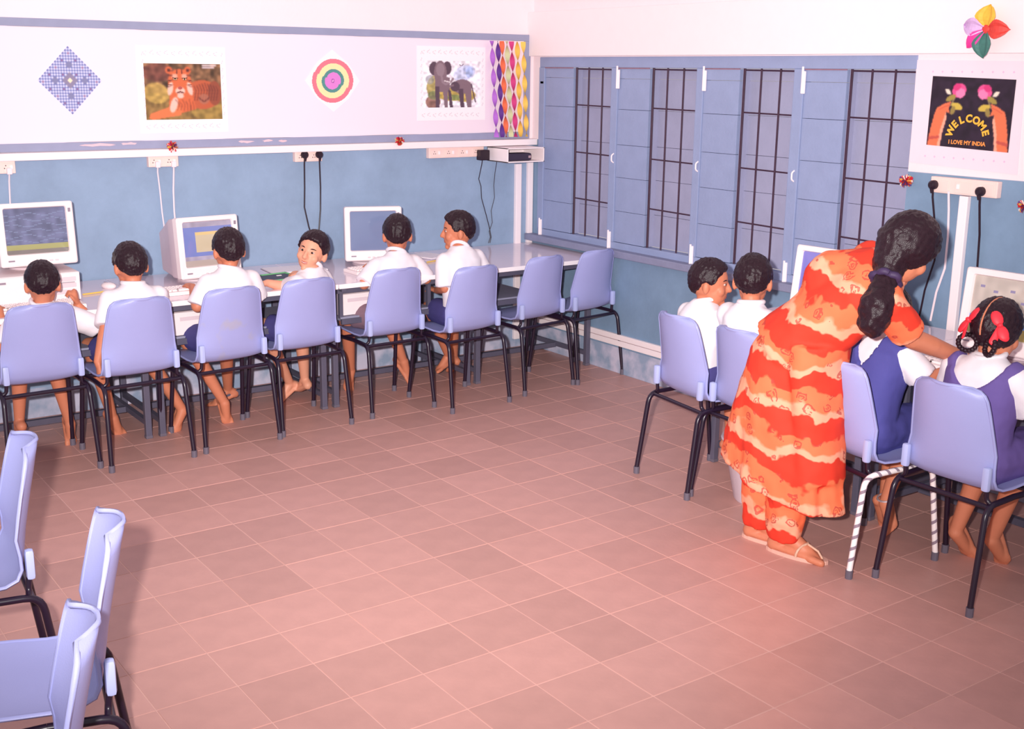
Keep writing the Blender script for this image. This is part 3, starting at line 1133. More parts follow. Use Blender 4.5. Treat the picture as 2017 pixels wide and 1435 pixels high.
p.e(36, 34, 4, 9, CRM, 15).e(64, 34, 4, 9, CRM, -15).e(43, 17, 4, 3.5, CRM, 0, 0.7).e(57, 17, 4, 3.5, CRM, 0, 0.7)
p.e(43.5, 21, 2.2, 1.4, (60, 40, 40)).e(57, 21, 2.2, 1.4, (60, 40, 40))
p.e(50, 37, 7, 5.5, CRM).e(50, 33, 3.4, 1.8, (190, 100, 90)).e(50, 44, 5, 3, CRM)
p.l([(45, 40), (50, 38.5), (55, 40)], 1.1, DRK)
for s in (-1, 1):
    for k in range(4):
        p.l([(50 + s * 10, 10 + k * 6), (50 + s * 17, 8 + k * 8)], 1.3, DRK, 0.7)
    p.l([(50 + s * 3, 7), (50 + s * 4, 13)], 1.2, DRK, 0.8)
for k in range(6):
    p.l([(42 + k * 5, 48 + k % 2 * 3), (48 + k * 4, 56), (44 + k * 5, 64)], 1.1, DRK, 0.55)
p.l([(83, 2), (104, 2)], 1.4, (235, 215, 220)).l([(83, 5), (101, 5)], 1.2, (225, 205, 215))
p.blur(2)
p.e(43.5, 20.5, 2.4, 1.5, (236, 206, 150)).e(57, 20.5, 2.4, 1.5, (236, 206, 150)).e(43.5, 20.5, 1.2, 1.3, (40, 24, 24)).e(57, 20.5, 1.2, 1.3, (40, 24, 24))
p.l([(40, 19), (47, 19.5)], 1.1, DRK).l([(53.5, 19.5), (60.5, 19)], 1.1, DRK)
p.e(50, 33, 3.0, 1.6, (176, 84, 80)).l([(50, 34), (50, 37)], 0.9, DRK).l([(45, 39.5), (50, 37.5), (55, 39.5)], 1.0, DRK)
for k in range(3):
    p.l([(46 + k * 4, 8 + abs(k - 1) * 1.5), (46.5 + k * 3.5, 14)], 1.0, DRK, 0.8)
for sg in (-1, 1):
    for k in range(3):
        p.l([(50 + sg * 12, 24 + k * 5), (50 + sg * 17, 22 + k * 6)], 1.0, DRK, 0.7)
framed_print('tiger_poster', 'poster of an orange tiger lying in grass, white leafy mount', -2.716, -2.205, 1.545, 2.018, p, (-2.682, -2.238, 1.618, 1.925))

# ringed rangoli disc
t = thing('ring_chart', 'round paper disc with pink, yellow, green and magenta rings', 'wall decoration', (-1.522, -0.012, 1.70))
p = Paint(90, 90, (255, 246, 250))
X, Y = p.xx - 45, p.yy - 45
up = (Y - X * 0.45) < 0
for dx, sel in ((3.5, up), (-3.5, ~up)):
    r = np.hypot(X - dx * 0.5, Y + (1.2 if dx > 0 else -1.2))
    for rad, c_ in ((42, (228, 122, 138)), (33, (250, 228, 170)), (22, (88, 142, 140)), (15.5, (222, 130, 208))):
        p.put(((r < rad) & sel).astype(float), c_)
p.e(45, 45, 3.2, 4.4, (150, 70, 150), 10).e(45, 45, 1.8, 2.6, (236, 160, 220), 10)
cx, cz = -1.522, 1.836
pts = []
for k in range(8):
    a = math.pi / 4 * k
    r = 0.185 if k % 2 == 0 else 0.150
    pts.append((cx + r * math.cos(a), cz + r * math.sin(a)))
MB().add([(a, -0.0105, b) for a, b in pts] + [(a, -0.0125, b) for a, b in pts], [tuple(range(8)), tuple(range(15, 7, -1))] + [(k, 8 + k, 8 + (k + 1) % 8, (k + 1) % 8) for k in range(8)]).build('paper', M_paper, t, world=True)
p.mesh('print', M_print, *on_back(cx - 0.143, cx + 0.143, cz - 0.136, cz + 0.136, -0.0132), t, keep=(np.hypot(X, Y) < 44.2))

# elephants
p = Paint(110, 84, (250, 240, 248))
p.e(78, 22, 22, 14, (196, 200, 232), -20, 0.8).e(84, 14, 8, 5, (176, 186, 226), -20, 0.8).e(88, 20, 7, 10, (150, 170, 220), 20, 0.6)
p.e(24, 48, 18, 22, (186, 166, 104)).e(12, 34, 8, 8, (150, 150, 160), 0, 0.6).e(55, 60, 30, 12, (200, 170, 90)).e(78, 62, 22, 12, (206, 176, 96))
p.e(18, 74, 14, 12, (150, 110, 100)).e(20, 62, 12, 8, (120, 130, 90), 0, 0.7).e(60, 66, 16, 5, (120, 140, 90), 0, 0.7)
p.noise(0.08, 4)
EL, ED = (132, 106, 116), (92, 70, 84)
p.e(20, 14, 9, 12, ED).e(45, 13, 8, 12, ED)
p.e(32, 22, 12, 22, EL).e(32, 16, 8, 12, (150, 126, 136))
p.p([(22, 26), (50, 30), (50, 56), (22, 56)], EL)
p.p([(22, 46), (30, 46), (30, 84), (23, 84)], ED).p([(36, 48), (46, 48), (46, 84), (40, 84)], EL).p([(46, 50), (52, 54), (56, 84), (50, 84)], ED)
p.l([(34, 26), (36, 38), (42, 42), (52, 38), (56, 32)], 4, (150, 126, 136)).l([(40, 36), (50, 38)], 1.6, (240, 228, 230))
p.e(74, 46, 19, 13, EL).e(60, 46, 9, 9, ED).l([(56, 44), (48, 46), (44, 56)], 3.4, EL)
p.p([(66, 50), (76, 50), (78, 84), (71, 84)], ED).p([(78, 50), (92, 48), (92, 84), (84, 84)], EL).l([(92, 42), (96, 60), (100, 74)], 2.2, ED)
p.l([(68, 6), (72, 9), (77, 5)], 1.2, (110, 90, 110))
p.blur(1)
framed_print('elephant_poster', 'poster of two grey elephants, white leafy mount, beside the streamers', -0.925, -0.402, 1.590, 2.055, p, (-0.880, -0.440, 1.672, 1.966))

# twisted crepe streamers
for k, (x, c1, c2, sh, lb) in enumerate((
        (-0.372, (178, 106, 204), (178, 106, 204), 0.0, 'lilac twisted paper streamer, leftmost of the row beside the elephants'),
        (-0.325, (98, 52, 140), (98, 52, 140), 0.8, 'dark violet twisted paper streamer on the notice board'),
        (-0.292, (240, 112, 76), (240, 112, 76), 1.9, 'orange twisted paper streamer beside the violet one'),
        (-0.252, (206, 206, 160), (206, 206, 160), 0.4, 'pale green twisted paper streamer on the notice board'),
        (-0.214, (210, 62, 128), (210, 62, 128), 2.5, 'magenta twisted paper streamer on the notice board'),
        (-0.168, (240, 188, 84), (240, 188, 84), 1.1, 'yellow twisted paper streamer next to the magenta one'),
        (-0.118, (246, 200, 96), (246, 200, 96), 2.2, 'yellow twisted paper streamer at the right end of the board'))):
    mb = MB()
    n = 60
    vs, fs = [], []
    for i in range(n + 1):
        z = 2.098 - (2.098 - 1.474) * i / n
        a = sh + 2 * math.pi * i / n * 2.4
        xx = x + 0.045 * i / n * (1 if k < 5 else 0.9)
        hw = 0.017
        for e in (-1, 1):
            vs.append((xx + e * hw * math.cos(a), -0.042 + e * hw * math.sin(a), z))
        if i:
            fs.append((2 * i - 2, 2 * i - 1, 2 * i + 1, 2 * i))
    mb.add(vs, fs)
    m = mat('crepe_%d' % k, c1, 0.7, 0.08, 40)
    tag(mb.build('paper_streamer', m, smooth=True), lb, 'streamer', 'twisted streamers on the notice board')


# foil pompoms
def pompom(label, c, r, wall='y'):
    t = thing('foil_pompom', label, 'pompom', (c[0], c[1], c[2] - r), 0, 'small foil pompoms')
    cols = [(214, 40, 60), (250, 236, 226), (236, 190, 90), (196, 60, 40), (90, 60, 120)]
    rng = random.Random(int(c[0] * 100) + 5)
    for q, cc in enumerate(cols):
        mb = MB()
        for _ in range(26 if q in (0, 3) else 12):
            d = Vector((rng.gauss(0, 1), rng.gauss(0, 1), rng.gauss(0, 1))).normalized()
            s = d.orthogonal().normalized() * r * 0.16
            s = Matrix.Rotation(rng.uniform(0, 3), 3, d) @ s
            w = d.cross(s).normalized() * r * 0.05
            tip = d * r * rng.uniform(0.75, 1.0)
            o = Vector((0, 0, r))
            mb.add([o + d * r * 0.15 - s * 0.6, o + d * r * 0.15 + s * 0.6, o + tip + s, o + tip - s, o + tip * 0.9 + w], [(0, 1, 2, 3), (3, 2, 4), (0, 3, 4), (1, 4, 2)])
        mb.build('foil_strips', mat('foil_%d' % q, cc, 0.3, 0.05, spec=0.6), t)


pompom('red and gold foil pompom on the ledge below the tiger', (-2.566, -0.075, 1.472), 0.034)
pompom('red and white foil pompom on the ledge left of the elephants', (-1.095, -0.075, 1.468), 0.034)
pompom('foil pompom on the ledge at the far left edge', (-3.515, -0.075, 1.470), 0.034)
pompom('red foil pompom at the lower corner of the welcome poster', (-0.045, -3.105, 1.412), 0.036)
pompom('pink foil pompom at the right edge below the socket strip', (-0.045, -3.735, 1.352), 0.036)

# switch and socket boxes
M_ivory = mat('ivory_bakelite', (250, 216, 208), 0.45, 0.03)
M_blk = mat('black_plug', (44, 28, 40), 0.4, 0.1)


def socket_box(label, c, w, h, face='y', n=2):
    t = thing('socket_box', label, 'socket', c if face == 'y' else c, 0, 'wall socket boxes')
    if face == 'y':
        MB().box((0, -0.018, h / 2), (w, 0.036, h), bev=0.004).build('box', M_ivory, t)
        for k in range(n):
            x = -w / 2 + w * (k + 0.5) / n
            s = MB().box((x, -0.038, h * 0.45), (w / n * 0.7, 0.004, h * 0.7), bev=0.002).build('socket_plate', M_ivory, t)
            MB().box((x + w / n * 0.2, -0.042, h * 0.5), (0.014, 0.006, 0.022), bev=0.002).build('switch', M_pvc, s)
            for dx, dz in ((-0.010, 0.0), (0.004, 0.0), (-0.003, 0.014)):
                MB().box((x + dx - 0.01, -0.0402, h * 0.42 + dz), (0.005, 0.001, 0.005)).build('pin_hole', M_blk, s)
    else:
        MB().box((-0.018, 0, h / 2), (0.036, w, h), bev=0.004).build('box', M_ivory, t)
        for k in range(n):
            y = -w / 2 + w * (k + 0.5) / n
            s = MB().box((-0.038, y, h * 0.45), (0.004, w / n * 0.7, h * 0.7), bev=0.002).build('socket_plate', M_ivory, t)
            MB().box((-0.042, y + w / n * 0.2, h * 0.5), (0.006, 0.014, 0.022), bev=0.002).build('switch', M_pvc, s)
    return t


socket_box('ivory socket box below the tiger poster', (-2.607, 0, 1.358), 0.172, 0.060)
socket_box('ivory socket box with two black plugs, above the smiling boy', (-1.709, 0, 1.358), 0.180, 0.060)
socket_box('long ivory socket box below the elephants', (-0.640, 0, 1.350), 0.430, 0.068, n=4)
socket_box('ivory socket box at the left edge of the back wall', (-3.475, 0, 1.352), 0.145, 0.066)
socket_box('ivory socket strip below the welcome poster', (0, -3.412, 1.372), 0.350, 0.074, 'x', 3)


def plug_cord(label, col, path, r=0.004, plug=None, axis='y', nm='power_cord'):
    """cord with its plug; the plug sits on the socket face"""
    a = Vector(path[0])
    t = thing(nm, label, 'cord', (a.x, a.y, min(Vector(q).z for q in path)), 0, 'power cords on the walls')
    MB().tube(path, r, 6).build('cable', col, t, smooth=True, world=True)
    if plug == 'round':
        d = Vector((0, 1, 0)) if axis == 'y' else Vector((1, 0, 0))
        MB().tube([a - d * 0.022, a - d * 0.012, a + d * 0.010], [0.012, 0.021, 0.022], 14).build('plug', col, t, smooth=40, world=True)
        MB().tube([a - d * 0.008 + Vector((0, 0, -0.016)), a - d * 0.008 + Vector((0, 0, -0.038))], [0.010, 0.005], 10).build('strain_relief', col, t, smooth=True, world=True)
    elif plug == 'flat':
        MB().box(a, (0.026, 0.02, 0.034), bev=0.004).build('plug', col, t, world=True)
    elif plug == 'adapter':
        MB().box(a, (0.072, 0.055, 0.068), bev=0.006).build('adapter_body', col, t, world=True)
    return t


M_wc = mat('white_cable', (246, 226, 232), 0.5, 0.03)
yb = -0.050
plug_cord('black plug and cord, left one above the smiling boy', M_blk, [(-1.742, yb, 1.400), (-1.742, yb + 0.01, 1.34), (-1.735, -0.02, 1.20), (-1.738, -0.015, 1.08), (-1.715, -0.02, 0.96), (-1.685, -0.03, 0.85), (-1.67, -0.03, 0.70)], 0.0045, 'round')
plug_cord('black plug and cord, right one above the smiling boy', M_blk, [(-1.645, yb, 1.398), (-1.640, yb + 0.01, 1.34), (-1.628, -0.02, 1.20), (-1.630, -0.015, 1.06), (-1.645, -0.02, 0.95), (-1.662, -0.03, 0.85), (-1.665, -0.03, 0.70)], 0.0045, 'round')
plug_cord('black adapter with thin wire hanging below the long socket box', M_blk, [(-0.448, -0.060, 1.362), (-0.448, -0.045, 1.30), (-0.450, -0.012, 1.20), (-0.430, -0.010, 1.15), (-0.425, -0.010, 1.07), (-0.385, -0.010, 0.95), (-0.36, -0.010, 0.87), (-0.345, -0.012, 0.80), (-0.355, -0.012, 0.76)], 0.0028, 'adapter')
plug_cord('thin dark wire hanging from the white wall box', M_blk, [(-0.315, -0.030, 1.312), (-0.317, -0.012, 1.24), (-0.325, -0.010, 1.15), (-0.318, -0.010, 1.07), (-0.345, -0.010, 0.98), (-0.335, -0.010, 0.90), (-0.362, -0.012, 0.84), (-0.352, -0.012, 0.80), (-0.368, -0.012, 0.76)], 0.0022)
plug_cord('white cord hanging below the tiger socket box, left one', M_wc, [(-2.645, -0.046, 1.372), (-2.643, -0.03, 1.33), (-2.63, -0.012, 1.22), (-2.625, -0.012, 1.10), (-2.615, -0.02, 0.95), (-2.60, -0.03, 0.78)], 0.0042, 'flat')
plug_cord('white cord hanging below the tiger socket box, right one', M_wc, [(-2.553, -0.046, 1.372), (-2.550, -0.03, 1.33), (-2.552, -0.012, 1.22), (-2.554, -0.012, 1.10), (-2.55, -0.02, 0.95), (-2.55, -0.03, 0.78)], 0.0050, 'flat')
plug_cord('white cord hanging at the left edge of the back wall', M_wc, [(-3.437, -0.046, 1.365), (-3.437, -0.02, 1.31), (-3.440, -0.012, 1.20), (-3.45, -0.02, 1.0), (-3.46, -0.03, 0.78)], 0.0045, 'flat')
xb = -0.050
plug_cord('black plug and cord, left one below the welcome poster', M_blk, [(xb, -3.262, 1.408), (xb, -3.265, 1.35), (-0.02, -3.275, 1.20), (-0.015, -3.285, 1.05), (-0.02, -3.25, 0.90), (-0.03, -3.24, 0.76)], 0.0050, 'round', 'x')
plug_cord('black plug and cord, right one below the welcome poster', M_blk, [(xb, -3.512, 1.398), (xb, -3.515, 1.34), (-0.02, -3.512, 1.20), (-0.015, -3.515, 1.05), (-0.06, -3.52, 0.90), (-0.10, -3.55, 0.76)], 0.0055, 'round', 'x')
plug_cord('white cord curving down beside the white conduit of the welcome wall', M_wc, [(-0.045, -3.345, 1.385), (-0.03, -3.345, 1.30), (-0.015, -3.345, 1.17), (-0.015, -3.345, 1.02), (-0.02, -3.315, 0.90), (-0.03, -3.305, 0.76)], 0.0055)

# conduits
for lb, x, z1 in (('white upright conduit in the corner, left one', -0.127, 1.290), ('white upright conduit in the corner, right one', -0.026, 1.325)):
    tag(MB().box((x, -0.014, (z1 + 0.06) / 2), (0.046 if x < -0.1 else 0.042, 0.028, z1 - 0.06), bev=0.004).build('cable_conduit', M_pvc), lb, 'conduit', 'white cable conduits')
tag(MB().box((-0.014, -3.415, 0.935), (0.028, 0.046, 0.865), bev=0.004).build('cable_conduit', M_pvc), 'white upright conduit below the welcome poster socket strip', 'conduit', 'white cable conduits')

# open white wall box with a black device in it
t = thing('wall_box', 'white open fronted wall box in the corner under the ledge', 'box', (-0.25, -0.01, 1.316))
x0, x1, z0, z1, yf = -0.375, -0.072, 1.318, 1.414, -0.240
for nm, c_, s in (('top_panel', ((x0 + x1) / 2, yf / 2, z1 - 0.004), (x1 - x0, -yf, 0.008)), ('bottom_panel', ((x0 + x1) / 2, yf / 2, z0 + 0.004), (x1 - x0, -yf, 0.008)),
                  ('side_panel', (x0 + 0.004, yf / 2, (z0 + z1) / 2), (0.008, -yf, z1 - z0)), ('side_panel', (x1 - 0.004, yf / 2, (z0 + z1) / 2), (0.008, -yf, z1 - z0)),
                  ('back_panel', ((x0 + x1) / 2, -0.004, (z0 + z1) / 2), (x1 - x0, 0.008, z1 - z0))):
    MB().box(c_, s, bev=0.0015).build(nm, M_pvc, t, world=True)
t = thing('black_device', 'flat black device lying inside the white wall box', 'device', (-0.25, -0.15, 1.3265))
MB().box((-0.258, -0.165, 1.352), (0.200, 0.095, 0.050), bev=0.012).build('case', mat('black_device', (62, 52, 72), 0.5, 0.1), t, world=True)
MB().box((-0.175, -0.2135, 1.352), (0.02, 0.003, 0.016), bev=0.002).build('port', mat('port_pink', (180, 150, 160)), t, world=True)

# ================================================================== WELCOME WALL
t = thing('welcome_poster', 'black welcome poster with two hands holding roses, on white mount', 'poster', (-0.01, -3.37, 1.47))
q = [(-3.075, 1.978), (-3.640, 1.972), (-3.655, 1.482), (-3.085, 1.500)]
MB().add([(-0.001, a, b) for a, b in q] + [(-0.004, a, b) for a, b in q], [(0, 1, 2, 3), (7, 6, 5, 4), (0, 4, 5, 1), (1, 5, 6, 2), (2, 6, 7, 3), (3, 7, 4, 0)]).build('mount', mat('pink_white_card', (240, 218, 228), 0.7, 0.02), t, world=True)
dots = MB()
for k in range(9):
    for z in (1.925, 1.535):
        y = -3.17 - k * 0.052
        dots.add([(-0.0046, y + 0.006, z), (-0.0046, y, z + 0.006), (-0.0046, y - 0.006, z), (-0.0046, y, z - 0.006)], [(0, 3, 2, 1)])
dots.build('border_dots', mat('lilac_ink', (226, 190, 216)), t, world=True)
p = Paint(104, 80, (44, 30, 46), 0.08, 9)
OR, OP = (232, 116, 78), (246, 168, 140)
for s in (1, -1):
    def fx(x):
        return x if s == 1 else 104 - x
    def pp(pts, c_, al=1.0):
        p.p([(fx(a), b) for a, b in pts], c_, al)
    pp([(1, 80), (3, 62), (6, 46), (9, 36), (20, 30), (27, 28), (25, 36), (27, 42), (22, 40), (22, 50), (18, 64), (16, 80)], OR)
    pp([(14, 80), (16, 62), (20, 46), (22, 40), (23, 48), (19, 66), (18, 80)], OP)
    pp([(1, 70), (16, 68), (16, 71), (1, 74)], (180, 70, 70), 0.7)
    p.l([(fx(12), 38), (fx(20), 34), (fx(26), 32)], 1.0, (200, 86, 66))
    p.l([(fx(27), 32), (fx(32), 22), (fx(36), 16)], 1.6, (150, 130, 90))
    p.e(fx(36), 15, 9, 7.5, (232, 82, 142), -25 * s)
    p.e(fx(38), 18, 6, 5.5, (246, 130, 176), -25 * s)
    p.e(fx(33), 11, 5, 4, (214, 58, 120), -25 * s)
    p.e(fx(22), 17, 4.5, 2.4, (236, 220, 200), 40 * s)
    p.e(fx(26), 24, 7, 3.2, (160, 140, 70), -30 * s)
    p.e(fx(35), 33, 7, 4, (206, 176, 76), 20 * s)
    p.e(fx(30), 38, 3, 5, (150, 128, 70), 15 * s)
p.blur(1)
p.mesh('print', M_print, (-0.0055, -3.173, 1.905), (-0.0055, -3.602, 1.893), (-0.0055, -3.172, 1.588), t)
lt = MB()
cy, cz0 = -3.387, 1.634
for k, ch in enumerate('WELCOME'):
    a = math.radians(162 - k * 24.0)
    ry, rz_ = 0.080, 0.072

    def place(x, y, a=a):
        th = a - math.pi / 2
        u = x * math.cos(th) - y * math.sin(th) + ry * math.cos(a)
        v = x * math.sin(th) + y * math.cos(th) + rz_ * math.sin(a)
        return (-0.0068, cy - u, cz0 + v - 0.004)
    text_mb(lt, ch, 0.047, place, 0.0022)
lt.build('welcome_lettering', mat('gold_ink', (240, 182, 66), 0.5, 0.03), t, world=True)
l2 = MB()
text_mb(l2, 'I LOVE MY INDIA', 0.0255, lambda x, y: (-0.0068, cy - x, 1.601 + y - 0.002 + (-0.012 * x)), 0.0010)
l2.build('motto_lettering', mat('orange_ink', (244, 150, 76), 0.5, 0.03), t, world=True)

# paper flower above the poster
t = thing('paper_flower', 'large paper flower with yellow, red, pink, lilac and green petals high on the wall', 'paper flower', (-0.03, -3.47, 2.02))
fc = Vector((-0.05, -3.478, 2.108))
for ang, ln, wd, c_ in ((86, 0.105, 0.052, (244, 186, 70)), (-2, 0.115, 0.042, (222, 70, 62)), (222, 0.120, 0.030, (236, 70, 160)), (170, 0.118, 0.040, (214, 176, 220)), (268, 0.125, 0.048, (72, 120, 112))):
    a = math.radians(ang)
    d = Vector((0, -math.cos(a), math.sin(a)))
    s = Vector((0, math.sin(a), math.cos(a)))
    mb = MB()
    n = 8
    rows = []
    for i in range(n + 1):
        u = i / n
        w = wd * math.sin(math.pi * min(1, u * 0.92 + 0.08)) ** 0.7 * (0.35 + 0.65 * min(1, u * 2.2))
        row = []
        for j in range(7):
            vv = -1 + 2 * j / 6
            row.append(fc + d * ln * u + s * w * vv + Vector((-0.02 - 0.025 * math.sin(math.pi * u) - 0.012 * abs(vv) - (0.004 if j % 2 else 0), 0, 0)))
        rows.append(row)
    mb.loft(rows, cap=False, close=False)
    mb.build('petal', mat('petal_%d' % ang, c_, 0.6, 0.18, 60), t, world=True)
MB().ell(fc + Vector((-0.03, 0, 0)), ((0.012, 0, 0), (0, 0.022, 0), (0, 0, 0.022))).build('centre', mat('petal_-2', (222, 70, 62)), t, smooth=True, world=True)


# ================================================================== PEOPLE
M_skin = mat('skin_warm_brown', (206, 126, 96), 0.5, 0.05, 20, bump=0.03, bscale=200)
M_skin2 = mat('skin_light_brown', (226, 158, 130), 0.5, 0.05, 20, bump=0.03, bscale=200)
M_skin3 = mat('skin_pale_foot', (232, 162, 146), 0.5, 0.05, 20, bump=0.03, bscale=200)
M_hair = mat('black_hair', (40, 21, 30), 0.34, 0.45, 110, bump=0.25, bscale=260, spec=0.30)
M_shirt = mat('white_cotton', (238, 228, 234), 0.8, 0.02, 12, bump=0.05, bscale=120)
M_navy = mat('navy_cotton', (74, 68, 128), 0.8, 0.08, 20, bump=0.05, bscale=120)
M_violet = mat('violet_pinafore', (104, 84, 150), 0.8, 0.08, 20, bump=0.05, bscale=120)
M_navy2 = mat('blue_pinafore', (78, 76, 150), 0.8, 0.08, 20, bump=0.05, bscale=120)
M_brownsh = mat('brown_shorts', (134, 104, 116), 0.8, 0.08, 20)
M_eye = mat('eye_white', (220, 196, 188), 0.3, 0.0)
M_iris = mat('dark_iris', (40, 22, 24), 0.2, 0.0)
M_lip = mat('lip_rose', (190, 92, 84), 0.5, 0.04)
M_ribbon = mat('red_ribbon', (236, 52, 66), 0.5, 0.08, 30)
M_silver = mat('silver_metal', (222, 208, 214), 0.25, 0.05, metal=0.6)


def frame3(f, up=(0, 0, 1)):
    F = Vector(f).normalized()
    R = F.cross(Vector(up)).normalized()
    U = R.cross(F).normalized()
    return R, F, U


def add_head(mb, c, R, F, U, s, ears=True):
    mb.ell(c + U * 0.012 * s - F * 0.008 * s, (R * 0.073 * s, F * 0.090 * s, U * 0.092 * s), 20, 14)
    mb.ell(c - U * 0.045 * s + F * 0.022 * s, (R * 0.058 * s, F * 0.062 * s, U * 0.066 * s), 18, 12)
    mb.cap(c - U * 0.085 * s + F * 0.045 * s, c - U * 0.095 * s + F * 0.062 * s, 0.024 * s, 0.018 * s)
    mb.cap(c + U * 0.004 * s + F * 0.078 * s, c - U * 0.030 * s + F * 0.094 * s, 0.008 * s, 0.012 * s)
    for e in (-1, 1):
        mb.cap(c - U * 0.032 * s + F * 0.086 * s + R * 0.009 * s * e, c - U * 0.031 * s + F * 0.082 * s + R * 0.012 * s * e, 0.008 * s, 0.006 * s)
        if ears:
            mb.ell(c + R * e * 0.074 * s - U * 0.018 * s - F * 0.012 * s, ((R * e * 0.6 - F * 0.5) * 0.018 * s, (F * 0.8 + R * e * 0.3) * 0.017 * s, U * 0.030 * s), 12, 10)
        mb.ell(c + R * e * 0.036 * s - U * 0.034 * s + F * 0.052 * s, (R * 0.026 * s, F * 0.024 * s, U * 0.026 * s), 12, 8)


def add_hand(mb, w, d, n, L, curl=0.5, thumb=1):
    d = Vector(d).normalized()
    n = Vector(n)
    n = (n - d * n.dot(d)).normalized()
    s = n.cross(d).normalized() * thumb
    w = Vector(w)
    mb.cap(w, w + d * 0.12 * L, 0.155 * L, 0.18 * L, flat=0.75, side=s)
    mb.cap(w + d * 0.14 * L, w + d * 0.46 * L, 0.19 * L, 0.225 * L, flat=0.5, side=s)
    for k, (o, ln) in enumerate(((0.17, 0.42), (0.058, 0.48), (-0.055, 0.45), (-0.165, 0.35))):
        b = w + d * (0.50 - 0.03 * abs(k - 1)) * L + s * o * L
        a1, a2 = curl * 0.75, curl * 1.9
        p1 = b + (d * math.cos(a1) + n * math.sin(a1)) * ln * 0.52 * L + s * o * 0.12 * L
        p2 = p1 + (d * math.cos(a2) + n * math.sin(a2)) * ln * 0.48 * L
        mb.cap(b, p1, 0.062 * L, 0.056 * L, 8)
        mb.cap(p1, p2, 0.056 * L, 0.046 * L, 8)
    b = w + d * 0.16 * L + s * 0.15 * L
    p1 = b + (d * 0.72 + s * 0.62 + n * 0.3).normalized() * 0.24 * L
    p2 = p1 + (d * 0.9 + s * 0.15 + n * 0.45).normalized() * 0.20 * L
    mb.cap(b, p1, 0.085 * L, 0.068 * L, 8)
    mb.cap(p1, p2, 0.066 * L, 0.052 * L, 8)


def add_foot(mb, ank, t, L, up=(0, 0, 1), toes=1):
    t = Vector(t).normalized()
    u = Vector(up)
    u = (u - t * u.dot(t)).normalized()
    s = t.cross(u) * toes
    a = Vector(ank)
    heel = a - u * 0.20 * L - t * 0.16 * L
    ball = a - u * 0.26 * L + t * 0.46 * L
    mb.cap(a, heel, 0.15 * L, 0.155 * L)
    mb.cap(a + t * 0.02 * L, ball + u * 0.02 * L, 0.165 * L, 0.12 * L)
    mb.cap(heel - u * 0.03 * L, ball, 0.15 * L, 0.185 * L, flat=0.55, side=s)
    for k, (o, ln, r) in enumerate(((-0.13, 0.20, 0.068), (-0.045, 0.19, 0.050), (0.03, 0.165, 0.046), (0.095, 0.135, 0.043), (0.15, 0.10, 0.042))):
        b = ball + s * o * L + t * (0.08 - 0.02 * k) * L - u * 0.01 * L
        mb.cap(b, b + t * ln * L - u * 0.025 * L, r * L * 1.05, r * L, 8)


def hair_cap(c, R, F, U, s, style='boy', part=0.0, thick=0.012, seed=0):
    """cropped hair: a blob that sinks under the skin outside the hairline"""
    mb = MB()
    n, m = 110, 70
    rings = []
    cc = c + U * 0.012 * s - F * 0.008 * s
    for i in range(m + 1):
        ph = -math.pi / 2 + math.pi * (i + (0.1 if i == 0 else -0.1 if i == m else 0)) / m
        ring = []
        for j in range(n):
            a = 2 * math.pi * j / n
            r, f, u = math.cos(ph) * math.cos(a), math.cos(ph) * math.sin(a), math.sin(ph)
            az = abs(math.degrees(math.atan2(r, f)))
            tb = ((0, 0.50), (35, 0.42), (58, 0.16), (72, -0.22), (84, -0.20), (93, -0.12), (106, -0.22), (118, -0.55), (150, -0.80), (180, -0.84)) if style == 'boy' else ((0, 0.46), (40, 0.28), (62, -0.30), (80, -0.80), (120, -0.95), (180, -0.98))
            for (a0, h0), (a1, h1) in zip(tb[:-1], tb[1:]):
                if a0 <= az <= a1:
                    g = u - (h0 + (h1 - h0) * (az - a0) / (a1 - a0))
                    break
            g += 0.05 * mnoise.noise(Vector((math.radians(az) * 7 + seed, u * 3, r))) + 0.03 * mnoise.noise(Vector((math.radians(az) * 19, seed, r * 4)))
            k = max(0.0, min(1.0, (g + 0.05) / 0.20))
            k = k * k * (3 - 2 * k)
            t = thick * s * (0.72 + 0.30 * max(0, u) + 0.30 * max(0, f) * (1 if style == 'boy' else 0) - 0.45 * max(0, -u - 0.15))
            t += 0.0035 * s * mnoise.noise(Vector((r * 9 + seed, f * 9, u * 9))) + (0.0030 if style == 'boy' else 0.0018) * s * mnoise.noise(Vector((math.cos(a) * 8 + seed, math.sin(a) * 8, u * 2.2))) * min(1, math.cos(ph) * 2) + 0.0014 * s * mnoise.noise(Vector((math.cos(a) * 22 + seed, math.sin(a) * 22, u * 4))) * min(1, math.cos(ph) * 2)
            if part:
                t -= 0.007 * s * math.exp(-((r - part) / 0.035) ** 2) * (1 if u > -0.4 else 0)
            e = -0.012 * s * (1 - k) + t * k
            ring.append(cc + R * r * (0.073 * s + e) + F * f * (0.090 * s + e) + U * u * (0.092 * s + e))
        rings.append(ring)
    mb.loft(rings)
    return mb


